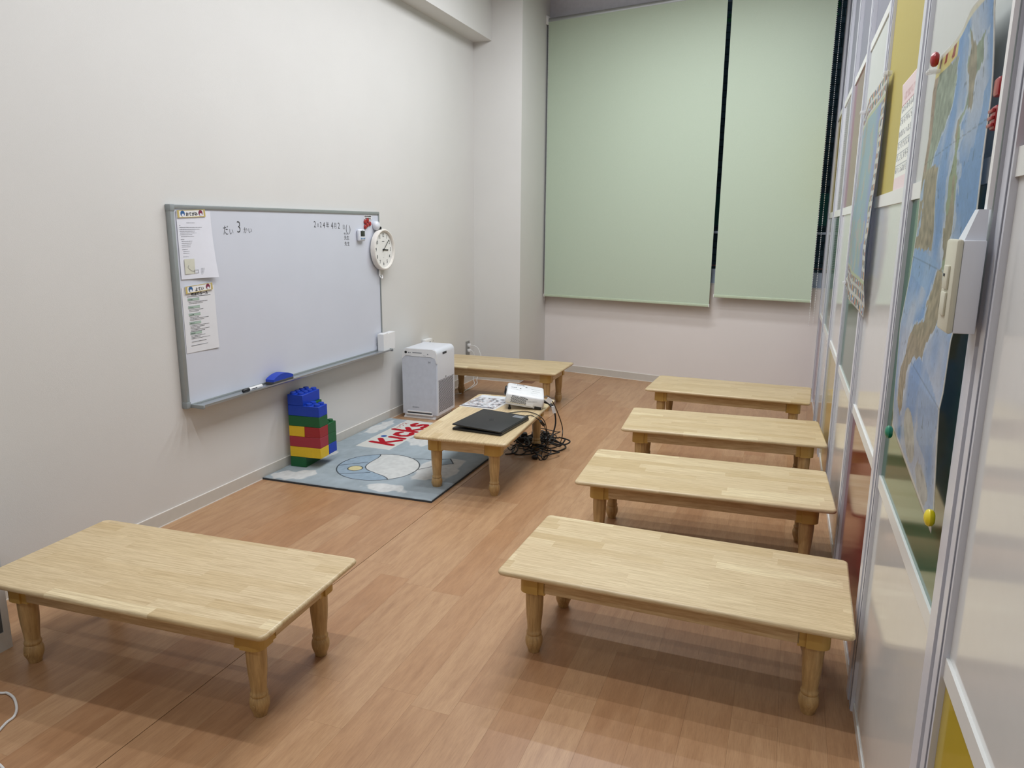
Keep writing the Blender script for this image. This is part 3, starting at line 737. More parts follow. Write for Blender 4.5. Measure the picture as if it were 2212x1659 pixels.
hh = MB(); hh.box(-.0035, .0035, -.0245, -.0235, -.012, .058, T=Tm(ry=math.radians(94))); hh.build('hour_hand', BLK, ck)
mh = MB(); mh.box(-.0022, .0022, -.0265, -.0255, -.016, .090, T=Tm(ry=math.radians(47))); mh.build('minute_hand', BLK, ck)
MB().lathe([(.006, .020), (.006, .028)], 16, None, Tm(rx=PI/2)).build('hub', BLK, ck)
gl = MB().lathe([(.115, .030), (.115, .031)], 40, None, Tm(rx=PI/2))
hk = thing('hook', 'clear plastic hook on the board edge below the clock', 'hook', (XL+WD+.011, 4.272, .985), LW)
MB().tube([(-.012, -.004, .045), (-.014, -.006, .02), (-.010, -.012, .002), (.0, -.016, -.006), (.010, -.014, .0), (.014, -.008, .016)], .0035, 8).build('hook_body', WPL, hk)
MB().box(-.012, .012, -.004, 0, .015, .05, b=.0015).build('hook_plate', WPL, hk)
# tray items
er = thing('board_eraser', 'blue whiteboard eraser with grey felt base on the pen tray', 'eraser', (XL+WD+.042, 3.165, WZ0+.0095), LW+.03)
MB().box(-.084, .084, -.027, .027, 0, .016, b=.003).build('felt', FELT, er)
eb_ = MB(); n = 14; pr = [(-.084, .014)]+[(-.084+.168*k/n, .022+.026*math.sin(PI*(k+.5)/(n+1))**.8) for k in range(n+1)]+[(.084, .014)]
eb_.prism(pr[::-1], -.025, .025, 'y', sm=True); eb_.build('grip', BLUEF, er)
pn = thing('marker_pen', 'white marker pen with black cap lying on the pen tray', 'pen', (XL+WD+.046, 2.945, WZ0+.0185), LW+.02)
MB().lathe([(.0085, -.07), (.0085, .03), (.0075, .034)], 16, None, Tm((0, 0, 0), ry=PI/2) @ Tm(rz=0) @ Tm((0, 0, 0))).build('barrel', WPL, pn)
pc = MB().lathe([(.009, 0), (.0095, .004), (.0095, .04), (.006, .045)], 16, None, Tm((-.028, 0, 0), ry=-PI/2)); pc.build('cap', BLK, pn)
tx = MB(); dashes(tx, -.015, .025, .0, .006, seed=12, m=INK, y=-.0087); tx.build('printed_mark', INK, pn)
for ch in pn.children:
    if ch.name.startswith('barrel'):
        for v in ch.data.vertices: v.co.x = -v.co.x
bx = thing('storage_pocket', 'white magnetic pocket box at right end of the pen tray', 'box', (XL+WD+.012, 4.215, WZ0+.010), LW)
MB().prism([(0.004, 0), (.148, 0), (.156, .112), (.062, .108), (.055, .113), (.0, .110)], -.046, -.001, 'y').build('pocket_body', WPL, bx)
MB().box(.004, .15, -.030, -.006, .100, .112, b=.004).build('inner_pad', PAPER2, bx)

# ------------------------------------------------------------------ toy brick tower
PX, PY, BH = .0475, .0435, .058
tw_o = Vector((-2.502, 3.252, .0145)); tw_a = .075
def brick(level, ix, iy, nx, ny, col, label, studs=True):
    R2 = Matrix.Rotation(tw_a, 4, 'Z'); loc = tw_o+R2 @ Vector((ix*PX, iy*PY, level*BH))
    o = thing('toy_brick', label, 'toy', loc, tw_a, 'bricks of the toy tower')
    MB().box(.0004, nx*PX-.0004, .0004, ny*PY-.0004, 0.0003, BH-.0003, b=.0016, seg=1).build('brick_body', BR[col], o)
    if studs:
        for i in range(nx):
            for j in range(ny):
                MB().lathe([(.0158, 0), (.0158, .0105), (.0145, .0125)], 18, None, Tm(((i+.5)*PX, (j+.5)*PY, BH-.001))).build('stud', BR[col], o)
    return o
brick(0, 0, 0, 2, 4, 'green', 'dark green brick at the bottom front, standing on the rug', False)
brick(1, 0, 0, 4, 2, 'yellow', 'long yellow brick directly above the bottom green brick', False)
brick(2, 0, 0, 4, 2, 'crimson', 'long red brick just above the long yellow brick', False)
brick(3, 0, 0, 2, 2, 'yellow', 'short yellow brick beside a red one in the tower front', False)
brick(3, 2, 0, 2, 2, 'red', 'short red brick right of the short yellow brick', False)
brick(4, 0, 0, 4, 2, 'green', 'long green brick in the middle of the tower front', False)
brick(5, 0, 0, 4, 2, 'blue', 'long blue brick with studs showing below the top brick', True)
brick(6, 0, 0, 2, 4, 'blue', 'topmost blue brick with eight studs, set lengthwise', True)
brick(1, 2, 2, 2, 2, 'blue', 'blue brick at the lower back right of tower', False)
brick(2, 2, 2, 2, 2, 'green', 'green brick resting on the back blue brick', False)
brick(3, 2, 2, 2, 2, 'green', 'upper green brick at the back right with studs', True)
brick(5, .25, 2, 2, 2, 'green', 'green brick tucked under the rear of the top blue brick', False)

# ------------------------------------------------------------------ air purifier
pu = thing('air_purifier', 'white tower air purifier with side grille by the left wall', 'appliance', (-2.474, 4.478, 0), .02)
PWd, PD, PH = .268, .29, .494
b = MB(); P = roundrect(0, PWd, .03, PH, .034, 6); P = [(x, max(z, .03)) for x, z in P]
P = [(0.0, .03)]+[(PWd, .03)]+[(x, z) for x, z in roundrect(0, PWd, .06, PH, .036, 7) if z > .3]
b.prism(P[::-1] if False else P, .006, PD, 'y', sm=True); b.build('body', WPLG, pu)
MB().box(.006, PWd-.02, .002, PD-.01, 0, .012, b=.003).build('base', WPL, pu)
MB().box(.012, PWd-.016, .008, PD-.02, .010, .031).build('plinth', WPLG, pu)
fp = MB(); Q = [(.004, .034), (PWd-.012, .034), (PWd-.010, .415)]+[(PWd-.010-.03*(1-math.cos(a)), .415+.022*math.sin(a)) for a in (PI/8, PI/4, 3*PI/8, PI/2)]+[(.03, .440), (.012, .434), (.004, .415)]
fp.prism(Q, -.0, .007, 'y'); fp.build('front_panel', mat('purifier_front', 'C9CDD6', .3), pu)
cpn = MB(); Q = [(.004, .420), (.03, .4415), (PWd-.04, .4395), (PWd-.018, .432), (PWd-.010, .415), (PWd-.006, .398), (PWd-.001, .398), (PWd-.001, .462), (PWd-.012, .484), (PWd-.035, .4925), (.034, .4925), (.01, .480), (.003, .460)]
cpn.prism(Q, -.002, .008, 'y'); cpn.build('control_panel', WPL, pu)
d_ = MB(); d_.lathe([(.009, 0), (.009, .001)], 18, BLK, Tm((.034, -.002, .466), rx=PI/2)); d_.box(.085, .155, -.003, -.0015, .463, .468, INKG)
dashes(d_, .03, .075, .446, .002, seed=31, m=INKG, y=-.002); dashes(d_, .165, .185, .4475, .002, seed=33, m=INKG, y=-.002)
for x_ in (.055, .067, .200): d_.lathe([(.004, 0), (.004, .0008)], 12, INKG, Tm((x_, -.002, .464 if x_ != .2 else .459), rx=PI/2))
d_.build('controls', INK, pu)
lg = MB(); lg.prism([(.078, .078), (.083, .0815), (.078, .085)], -.0008, 0, 'y', INKG); text_mesh(lg, 'DAIKIN', .012, (.104, -.0006, .0815), INKG, sx=1.1)
lg.tube([(.200, -.0006, .405), (.205, -.0006, .409), (.212, -.0006, .404), (.206, -.0006, .400), (.200, -.0006, .405)], .0008, 4, INK, 3); lg.tube([(.216, -.0006, .412), (.219, -.0006, .405), (.216, -.0006, .398)], .0008, 4, INK, 3)
lg.build('logo', INKG, pu)
sl = MB(); sl.box(.038, PWd-.045, -.0045, .001, .048, .056, WPL); sl.box(.038, PWd-.045, -.0015, .001, .036, .048, DARKV); sl.box(.03, PWd-.037, -.006, .002, .026, .037, WPL, b=.002); sl.build('bottom_slot', None, pu)
gr = MB(); X_ = PWd
k = 0
while k < 28:
    z_ = .052+k*.0079; y0_, y1_ = .022, PD-.022
    gr.add([(X_+.0006, y0_, z_), (X_+.0006, y1_, z_+.0), (X_+.0006, y1_, z_+.0037), (X_+.0006, y0_, z_+.0037), (X_-.004, y0_, z_), (X_-.004, y1_, z_), (X_-.004, y1_, z_+.0037), (X_-.004, y0_, z_+.0037)],
           [(0, 1, 2, 3), (0, 4, 5, 1), (3, 2, 6, 7), (1, 5, 6, 2), (0, 3, 7, 4)], DARKV); k += 1
gr.build('side_grille', DARKV, pu, kind='stuff')
sd = MB(); sd.box(X_-.001, X_+.0018, .012, PD-.012, .276, .2775, INKG); sd.lathe([(.004, 0), (.004, .003)], 12, DARKV, Tm((X_, .14, .288), ry=PI/2)); sd.build('side_seam', None, pu)
hd = MB(); hd.box(X_-.016, X_+.0012, .09, .16, .448, .466, DARKV, b=.004); hd.build('hand_grip', DARKV, pu)

# ------------------------------------------------------------------ things on the projector table
pj = thing('projector', 'white desktop projector propped up on the low table', 'projector', (-1.464, 3.829, TH), .33)
tilt = Tm((0, 0, .0345), ry=.157)
JW, JD, JH = .220, .288, .068
mb = MB(); mb.box(0, JW, 0, JD, .006, JH, b=.014, T=tilt, seg=3); mb.build('casing', mat('projector_white', 'E6E8EA', .38), pj)
mb = MB(); mb.box(.006, JW-.006, .006, JD-.006, 0, .010, T=tilt, b=.003); mb.build('underside', WPLG, pj)
mb = MB(); mb.box(JW-.05, JW-.012, -.0016, .02, .002, .014, T=tilt); mb.build('rear_foot', BLK, pj)
MB().lathe([(.009, 0), (.009, .012), (.006, .013), (.006, .03)], 14, None, Tm((.028, .022, 0))).build('front_foot', BLK, pj)
mb = MB()
for r_ in range(6):
    for c_ in range(9):
        xx = .030+c_*.0098+(r_ % 2)*.004; zz = .017+r_*.0062
        mb.box(xx, xx+.0068, -.0012, .004, zz, zz+.0032, DARKV, T=tilt)
for c_ in range(6): mb.box(.034+c_*.0065, .034+c_*.0065+.0045, -.001, .004, .0555, .0585, DARKV, T=tilt); mb.box(.080+c_*.006, .080+c_*.006+.004, -.001, .004, .0535, .0565, DARKV, T=tilt)
mb.build('vent_grille', DARKV, pj, kind='stuff')
mb = MB(); mb.box(.120, .160, -.0016, .002, .010, .026, T=tilt); mb.build('hatch', WPL, pj)
mb = MB(); dd = MB()
def topdash(x0, x1, y, h, seed, m):
    rs = random.Random(seed); x = x0
    while x < x1: w_ = rs.uniform(.003, .007); dd.box(x, x+w_, y-h*rs.uniform(.3, .5), y+h*rs.uniform(.3, .5), JH-.0004, JH+.0004, m, T=tilt); x += w_+.002
topdash(.03, .045, .26, .010, 1, INKG); topdash(.055, .10, .25, .022, 2, INKG); topdash(.025, .055, .165, .020, 3, INKG); topdash(.025, .075, .12, .004, 4, INKG); topdash(.14, .19, .19, .005, 5, INKG); topdash(.15, .19, .14, .005, 6, INKG); topdash(.14, .18, .09, .004, 7, INKG)
dd.box(.074, .083, .155, .170, JH-.0004, JH+.0006, BLK, T=tilt); dd.box(.108, .118, .205, .222, JH-.0004, JH+.0004, INKG, T=tilt)
dashes(dd, .130, .185, .048, .003, seed=44, m=INKG, y=-.0003); dd.lathe([(.004, 0), (.004, .001)], 12, INKG, Tm((.128, -.0002, .062), rx=PI/2)); dd.lathe([(.003, 0), (.003, .001)], 12, DARKV, Tm((.122, -.0002, .032), rx=PI/2))
dd.build('printed_marks', INKG, pj)
MB().lathe([(.028, 0), (.028, .006), (.022, .012)], 20, None, tilt @ Tm((0, .20, .036), ry=-PI/2)).build('lens', BLK, pj)

lp = thing('laptop', 'closed black laptop lying on the low table, lid slightly raised', 'laptop', (-1.560, 3.335, TH), -.075)
LX, LY = .275, .352
MB().box(0, LX, 0, LY, .0, .0125, b=.003).build('base', BLK, lp)
ld_ = MB(); ld_.box(0, LX-.003, -.001, LY+.001, -.002, .0055, b=.0022, T=Tm((LX, 0, .0175), ry=math.radians(2.2)) @ Tm((-LX, 0, 0))); ld_.build('lid', BLKM, lp)
MB().lathe([(.008, .01), (.008, LY-.01)], 14, None, Tm((LX-.006, 0, .0125), rx=-PI/2)).build('hinge', BLK, lp)
TT = Tm((LX, 0, .0175), ry=math.radians(2.2)) @ Tm((-LX, 0, 0))
lo_ = MB(); lo_.lathe([(.017, 0), (.017, .0004), (.0155, .0004), (.0155, 0)], 28, None, TT @ Tm((.14, .17, .0056)), cap=False)
text_mesh(lo_, 'DELL', .010, (0, 0, 0), None, flat='up'); 
lv = MB(); text_mesh(lv, 'DELL', .0095, (0, 0, 0), None, flat='up', ang=PI/2)
lo2 = MB().lathe([(.017, 0), (.017, .0004), (.0155, .0004), (.0155, 0)], 28, None, TT @ Tm((.14, .17, .0056)), cap=False)
lo2.add([Vector(v) for v in lv.v], lv.f, None, False, TT @ Tm((.14, .17, .0058)))
lo2.build('logo', mat('logo_grey', '3A3D40', .3, .5), lp)
st = MB(); st.box(.205, .262, .285, .325, .0055, .0062, SILV, T=TT); st.box(.212, .255, .292, .312, .0062, .0066, mat('sticker_dark', '6D747C', .5), T=TT); st.build('sticker', SILV, lp)

def leafpos(u, v):
    x = u*.205; y = v*.295; z = .0022+.0012*np.sin(u*6+v*4)*u*(1-u)*4
    return np.stack([x, y, z], 1), np.tile([[0, 0, 1.]], (len(u), 1))
def leafcol(u, v):
    n = vnoise(u, v, 16, 11); m_ = vnoise(u, v, 30, 12); c = np.tile(hexc('8F949C'), (len(u), 1)); c[n > .55] = hexc('D5D8DE'); c[n < .3] = hexc('4A4B55'); c[(m_ > .75)] = hexc('B79F98'); c[(m_ < .2)] = hexc('F0F0F4')
    c[v > .80] = hexc('DDE3EA'); c[v < .03] = hexc('2B2C48'); return c
lf = thing('leaflet', 'glossy photo leaflet in a clear sleeve at far end of table', 'leaflet', (-1.737, 3.835, TH), -.05)
sheet('printed_page', leafpos, leafcol, 50, 70, LEAF, lf, thick=.0006)
MB().box(-.004, .225, -.02, .30, .0004, .0012).build('sleeve', CLEAR, lf)

# ------------------------------------------------------------------ cables
def cable(name, label, pts, r, m=CABLE, extra=None, group=None, cat='cable'):
    mb = MB(); mb.tube(pts, r, 8, m, 8)
    o = mb.build(name, m); tagthing(o, label, cat, group); return o
G = 'black cables from the projector table'
def X12(px, py, X=-1.205):     # point on the vertical plane x = X under a given picture direction (build-time ray)
    d = _f+_r*((px-1106)/F_PX)+_u*((829.5-py)/F_PX); t = X/d.x; return (X, d.y*t, CAM_H+d.z*t)
def G0(px, py, z=.004):
    d = _f+_r*((px-1106)/F_PX)+_u*((829.5-py)/F_PX); t = (z-CAM_H)/d.z; return (d.x*t, d.y*t, z)
def T0_(px, py, z=TH+.004): return G0(px, py, z)
pc1 = thing('power_cable', 'thick black projector power cable with plug and white tag', 'cable', group=G)
E0 = Vector((-1.270, 3.955, .338))
mb = MB(); mb.tube([E0+Vector((.02, .0, -.004)), X12(1190, 877), X12(1198, 890, -1.19), X12(1200, 915, -1.18), X12(1193, 940, -1.19), X12(1184, 956, -1.2), G0(1180, 966), G0(1200, 975), G0(1221, 968), G0(1218, 960), G0(1200, 954), G0(1165, 952)], .0045, 8, None, 8); mb.build('cord', CABLE, pc1)
mb = MB(); mb.tube([E0, E0+Vector((.03, .0, -.008)), X12(1193, 878)], .010, 10, None, 3); mb.build('plug', BLK, pc1)
mb = MB(); p = Vector(X12(1186, 865, -1.19)); mb.box(-.016, .016, -.0008, .0008, -.014, .014, T=Tm(p, ry=.6, rz=.2)); mb.build('tag', WPL, pc1); mb = MB(); p = Vector(X12(1196, 885, -1.186)); mb.box(-.008, .008, -.006, .006, -.02, .02, T=Tm(p, ry=-.25)); mb.build('tag', WPL, pc1)
cable('video_cable', 'thin black video cable arcing from projector down to the floor', [(-1.285, 4.00, .352), X12(1184, 856, -1.2), X12(1196, 872, -1.18), X12(1208, 900, -1.17), X12(1215, 925, -1.16), X12(1214, 945, -1.16), G0(1209, 958), G0(1200, 966), G0(1180, 968), G0(1160, 962)], .0028, group=G)
lc = [( -1.45, 3.700, TH+.006), T0_(1110, 890.5), T0_(1130, 889), T0_(1148, 891), X12(1166, 899, -1.225), X12(1177, 912, -1.20), X12(1182, 935), X12(1184, 955), G0(1182, 975), G0(1176, 988), G0(1168, 994), G0(1163, 988)]
cable('laptop_cable', 'thin black cable running past the laptop and over table edge', lc, .0025, group=G)
l2 = thing('laptop_charger_cable', 'black charger cable with moulded lump hanging over the table edge', 'cable', group=G)
pts = [(-1.325, 3.655, TH+.008), T0_(1143, 897), T0_(1152, 899), X12(1167, 909, -1.222), X12(1174, 917), X12(1180, 932), X12(1183, 950), G0(1184, 968), G0(1183, 985), G0(1175, 993), G0(1170, 985), G0(1172, 970), G0(1165, 962)]
MB().tube(pts, .0025, 8, None, 8).build('cord', CABLE, l2)
MB().tube([X12(1168, 909.5, -1.216), X12(1171, 914, -1.212), X12(1175, 918.5, -1.205)], .0085, 10, None, 4).build('ferrite_lump', BLK, l2)
ct = MB(); rs = random.Random(11)
for k in range(13):
    cx, cy = rs.uniform(-1.46, -1.27), rs.uniform(3.98, 4.34); ra, rb = rs.uniform(.05, .13), rs.uniform(.03, .08); a0 = rs.random()*PI; pts = []
    for j in range(11):
        a = 2*PI*j/10+k; xx = ra*math.cos(a); yy = rb*math.sin(a)
        pts.append((cx+xx*math.cos(a0)-yy*math.sin(a0)+rs.uniform(-.01, .01), cy+xx*math.sin(a0)+yy*math.cos(a0), .006+.035*abs(math.sin(j*1.3+k))*rs.random()+.003*k))
    ct.tube(pts, rs.choice((.0028, .0035, .0045)), 7, CABLE, 5)
ct.tube([G0(1091, 981), G0(1105, 980), G0(1115, 975), G0(1118, 968), G0(1110, 962), G0(1106, 972), G0(1115, 982), G0(1130, 980), G0(1136, 974), G0(1130, 966), G0(1140, 958)], .0032, 7, CABLE, 6)
ct.tube([G0(1112, 960), G0(1126, 962), G0(1140, 964), G0(1152, 972), G0(1160, 983), G0(1160, 990)], .005, 7, CABLE, 6)
tagthing(ct.build('cable_tangle', CABLE), 'heap of tangled black cables on floor under the projector table', 'cable', G)
ps = thing('power_strip', 'black power strip half buried in cables under the table', 'power strip', (-1.42, 4.25, 0.0), .5)
MB().box(-.12, .12, -.025, .025, 0, .035, b=.005).build('strip_body', BLK, ps)
for k in range(3): MB().box(-.09+k*.07, -.05+k*.07, -.02, .02, .034, .062, b=.005).build('plug', BLK, ps)
pg = MB(); p_ = Vector(G0(1156, 991)); pg.lathe([(.004, -.02), (.011, -.015), (.014, 0), (.014, .01), (.009, .014)], 14, BLK, Tm((p_.x, p_.y, .0145), ry=PI/2, rz=.3))
tagthing(pg.build('loose_plug', BLK), 'black plug lying loose on the floor beside the table leg', 'plug')

# outlet on the left wall near the corner, with plugs
ou = thing('wall_outlet', 'grey metal outlet plate with white plugs above the rear table', 'outlet', (XL+.0005, 5.705, .235), LW)
MB().box(0, .072, -.006, 0, 0, .122, b=.002).build('plate', STEEL, ou)
for z_ in (.030, .075): MB().box(.022, .050, -.030, -.005, z_, z_+.026, b=.004).build('plug', WPL, ou)
cable('white_power_cable', 'white cable curving from wall outlet down to purifier', [(XL+.030, 5.741, .322), (XL+.06, 5.745, .32), (XL+.10, 5.75, .29), (XL+.125, 5.74, .20), (-2.47, 5.72, .05), G0(1024.5, 829, .004), G0(1011, 840), G0(996, 849.5), G0(978, 853.8), (-2.40, 4.85, .004), (-2.40, 4.79, .02)], .0033, WCABLE, group='white cables by the outlet')
cable('white_power_cable', 'white cable hanging from lower plug, looping behind table leg', [(XL+.030, 5.741, .278), (XL+.05, 5.75, .26), (XL+.10, 5.77, .12), (-2.44, 5.72, .04), G0(1030, 829), G0(1017, 838.5), G0(1006, 842), G0(990, 838), (-2.50, 5.2, .004)], .0033, WCABLE, group='white cables by the outlet')
ad = thing('wall_adapter', 'small white adapter plugged in on wall above the purifier', 'adapter', (XL+.0005, 4.90, .425), LW)
MB().box(0, .115, -.035, 0, 0, .062, b=.008).build('adapter_body', WPL, ad)
MB().box(.060, .080, -.0365, -.034, .018, .040, b=.001).build('socket_face', INKG, ad)
MB().tube([(.10, -.02, .05), (.135, -.03, .045), (.14, -.03, .02), (.12, -.03, 0), (.11, -.02, -.04)], .003, 8, None, 5).build('cord', WCABLE, ad)
# white cable in the near left corner
cable('white_floor_cable', 'white cable looped on the floor in near left foreground', [(-2.20, 1.16, .004), (-2.12, 1.24, .004), G0(0, 1497), G0(15, 1497), G0(30, 1508), G0(36, 1530), G0(30, 1548), G0(15, 1560), G0(0, 1576), G0(-40, 1620), G0(-60, 1680)], .0035, WCABLE)
cable('white_floor_cable', 'short bit of white cable at the very bottom left edge', [G0(-50, 1600), G0(-20, 1640), G0(0, 1653), G0(8, 1665), G0(6, 1690)], .0035, WCABLE)
# low cabinet at the left edge
cb = thing('low_cabinet', 'white low cabinet with glass front, cut off at left edge', 'cabinet', (XL+.002, .60, 0))
CW_, CD_, CHt = .308, .857, .408
mb = MB(); mb.box(0, CW_, 0, CD_, 0, .062); mb.box(0, CW_, 0, CD_, CHt-.03, CHt); mb.box(0, CW_, CD_-.022, CD_, .062, CHt-.03); mb.box(0, CW_, 0, .022, .062, CHt-.03); mb.box(0, .01, .022, CD_-.022, .062, CHt-.03)
mb.build('carcass', mat('cabinet_grey', 'D2D4D3', .4), cb)
MB().box(CW_-.006, CW_-.001, .024, CD_-.024, .064, CHt-.032).build('door', mat('smoked_glass', '59636B', .15), cb)

# ------------------------------------------------------------------ things on the partition
MAGS = []
def magnet(y, z, d, m, label):
    o = MB().lathe([(.010, 0), (.0135, .003), (.0145, .008), (.012, .012), (.006, .0145), (.001, .015)], 20, None, Tm(rx=PI/2)).build('round_magnet', m)
    tagthing(o, label, 'magnet', 'round magnets holding the map', (XR(y)-d, y, z), RW)
# map of Japan : local x = -world y
MY0, MY1, MZ0, MZ1 = 1.31, 1.83, .833, 1.665
def mappos(u, v):
    # u 0 at far (left) edge, 1 at near (right) edge; v 0 bottom
    y = MY1-(MY1-MY0)*u; zb = .885-.05*u; z = zb+(1.665-zb)*v
    oL = np.interp(z, [.90, .96, 1.117, 1.178, 1.219, 1.317, 1.413, 1.507, 1.598, 1.661], [.0254, .0286, .0329, .0286, .0254, .0222, .0244, .0212, .0233, .020])
    oR = np.interp(z, [.833, .878, .986, 1.043, 1.07, 1.151, 1.25, 1.32, 1.425, 1.516, 1.628], [.015, .015, .0225, .026, .0235, .0225, .012, .010, .012, .012, .017])
    off = oL*(1-u)+oR*u+.016*np.exp(-((u-.78)/.28)**2)*np.clip((v-.8)/.2, 0, 1)**2+.004*np.sin(u*PI)*np.sin(v*11)
    off = off+(XR(1.57)-XR(y))*-1
    lx = MY1-y; P = np.stack([lx, -off, z-MZ0], 1); return P, np.tile([[0, -1., 0]], (len(u), 1))
def mapcol(u, v):
    n = vnoise(u, v, 9, 21); n2 = vnoise(u, v, 40, 22); n3 = vnoise(u*.62, v, 62, 23)
    c = np.tile(hexc('C6D3E6'), (len(u), 1)); deep = .5+.5*np.sin(v*7+u*3+n*3)
    w = np.clip((n-.35)*2.2, 0, 1)[:, None]; c = c*(1-w)+hexc('8FB4E2')*w
    w = (np.clip((u-.62)*3, 0, 1)*np.clip((v-.35)*4, 0, 1)*np.clip((.82-v)*6, 0, 1))[:, None]; c = c*(1-w)+hexc('7BA9E0')*w
    w = (np.exp(-((u-.38-.12*v)/.07)**2)*np.clip((v-.3)*4, 0, 1))[:, None]; c = c*(1-w)+hexc('86B0E4')*w
    wob = (n2-.5)*.05
    A = [(-.05, .96), (-.05, .60), (.017, .708), (.21, .713), (.227, .743), (.32, .785), (.373, .815), (.427, .838), (.467, .897), (.467, .945)]
    B = [(.006, .71), (.407, .718), (.36, .522), (.0, .507)]
    C = [(.73, .965), (.767, .938), (.823, .922), (.887, .927), (.92, .945), (.893, .915), (.887, .89), (.86, .88), (.82, .873), (.787, .863), (.767, .845), (.773, .828), (.773, .805), (.7, .82), (.66, .802), (.63, .787), (.657, .743), (.6, .77), (.607, .805), (.667, .82), (.69, .853), (.683, .887), (.663, .907), (.713, .935), (.68, .965)]
    D = [(.627, .79), (.683, .765), (.66, .738), (.73, .685), (.7, .647), (.7, .59), (.673, .56), (.645, .47), (.60, .48), (.55, .552), (.58, .608), (.593, .69), (.63, .743), (.6, .777)]
    E = [(.597, .492), (.637, .465), (.72, .397), (.673, .357), (.593, .328), (.57, .285), (.44, .272), (.357, .235), (.317, .218), (.31, .165), (.227, .08), (.127, .102), (.123, .168), (.203, .235), (.3, .33), (.487, .37), (.45, .405), (.487, .448), (.53, .483)]
    wu = u+(n2-.5)*.04; wv = v+(vnoise(u, v, 50, 30)-.5)*.014
    def rim_(p, h, gx=.03):
        m_ = inpoly(wu, wv, p)
        ring = (inpoly(wu+gx, wv, p) | inpoly(wu-gx, wv, p)) & ~m_; c[ring] = c[ring]*.35+hexc('DDE6F0')*.65
        c[m_] = hexc(h)*(.86+.24*n3[m_])[:, None]; return m_
    for p, h in (([(.55, .95), (.53, .85), (.50, .78), (.52, .67), (.50, .56), (.38, .52), (.38, .672), (.40, .755), (.44, .81), (.48, .95)], '8DB4E2'), ([(1.01, .86), (1.01, .50), (.80, .56), (.80, .666), (.84, .755), (.90, .83)], '86B0E0'), ([(.70, .28), (.98, .245), (.9, .10), (.62, .12)], '9FBEE4'), ([(.05, .52), (.5, .5), (.4, .42), (.05, .44)], '9CC2EA')):
        m_ = inpoly(wu+(n-.5)*.1, v, p); c[m_] = c[m_]*.25+hexc(h)*.75
    a_ = rim_(A, 'A9B5A4', .02); t2 = a_ & (u < .09); c[t2] = hexc('B8A390')*(.88+.2*n3[t2])[:, None]
    a_ = rim_(B, 'B5AB93', .0); t2 = a_ & ((n2 > .62) & (u < .12) | (u > .37)); c[t2] = hexc('BCD2EA')
    a_ = rim_(C, 'B3AA96'); t2 = a_ & ((n > .5) | (u > .80)) ; c[t2] = hexc('A5B5A2')*(.88+.2*n3[t2])[:, None]
    a_ = rim_(D, 'AEA68E'); t2 = a_ & (n > .55); c[t2] = hexc('A9B898')
    rim_(E, 'B4A88E')
    e = np.hypot((u-.49)/.13, (v-.088)/.062); c[e < 1] = hexc('D6D8D2')*(.9+.12*n3[e < 1])[:, None]
    e = np.hypot((u-.77)/.12, (v-.042)/.036)+(n2-.5)*.3; c[e < 1] = hexc('CFD2D2')*(.88+.15*n3[e < 1])[:, None]
    sp = (vnoise(u*2, v*2, 31, 44) > .86) & (vnoise(u, v, 60, 45) > .6); c[sp] = c[sp]*.82
    t_ = inpoly(u, v, [(-.02, 1.01), (.42, .992), (.423, .952), (-.02, .945)]); c[t_] = hexc('E6D98E')
    for q in ([(.317, .985), (.37, .985), (.36, .957), (.297, .960)], [(.163, .985), (.207, .985), (.203, .965), (.16, .965)], [(.07, .985), (.10, .985), (.09, .96), (.06, .96)]):
        c[inpoly(u, v, q)] = hexc('A54A42')
    t_ = (v > .985); c[t_] = hexc('E9E6D4')
    ed = (np.minimum(u, 1-u) < .012) | (v < .010) | (v > .996); c[ed] = hexc('E4E4DE')
    ln = (np.abs(v-.487) < .0014) | ((u > .36) & (np.abs(v-.252) < .0014)) | (np.abs(v-.738-.05*(u-.19)) < .0013); c[ln] = c[ln]*.85
    return np.clip(c, 0, 1)
mp1 = thing('wall_map', 'large blue relief map of Japan curling off the partition', 'map', (XR(1.57), MY1, MZ0), RW)
sheet('map_sheet', mappos, mapcol, 200, 320, MAPM, mp1, thick=.0008)
magnet(1.790, 1.655, .021, RED, 'round red magnet at the upper corner of the Japan map')
magnet(1.775, .884, .027, GRNMAG, 'round green magnet at the lower far corner of Japan map')
magnet(1.309, .862, .017, YELMAG, 'round yellow magnet at the lower near corner of Japan map')
cl = thing('map_clip', 'clear plastic clip below the red magnet', 'clip', (XR(1.76)-.022, 1.768, 1.628), RW)
MB().box(-.012, .012, -.012, .002, -.003, .003, b=.001).build('clip_bar', CLEAR, cl)
for s_ in (-.010, .010): MB().lathe([(.0045, 0), (.0045, .008), (.002, .010)], 10, None, Tm((s_, -.011, 0), rx=PI/2)).build('clip_knob', CLEAR, cl)
# world map with flags
WY_0, WY_1, WZ_0, WZ_1 = 2.77, 3.73, 1.066, 1.815
def wpos(u, v):
    y = WY_1-(WY_1-WY_0)*u; z = WZ_0+(WZ_1-WZ_0)*v+.0*u
    oR = np.interp(z, [1.063, 1.099, 1.16, 1.268, 1.402, 1.519, 1.633, 1.817], [.009, .009, .018, .0243, .019, .0147, .0125, .0125])
    oL = np.interp(z, [1.09, 1.122, 1.308, 1.449, 1.607, 1.81], [.021, .0155, .019, .0167, .0113, .0124])
    off = oL*(1-u)+oR*u+.012*np.exp(-((u-.5)/.22)**2-(v/.2)**2)+.008*np.exp(-((u-.45)/.2)**2-((v-1)/.15)**2)+.004*np.sin(u*PI)+.0
    off = off-(XR(y)-XR(3.25))*-1
    return np.stack([WY_1-y, -off, z-WZ_0-.04*u*(1-v)**4], 1), np.tile([[0, -1., 0]], (len(u), 1))
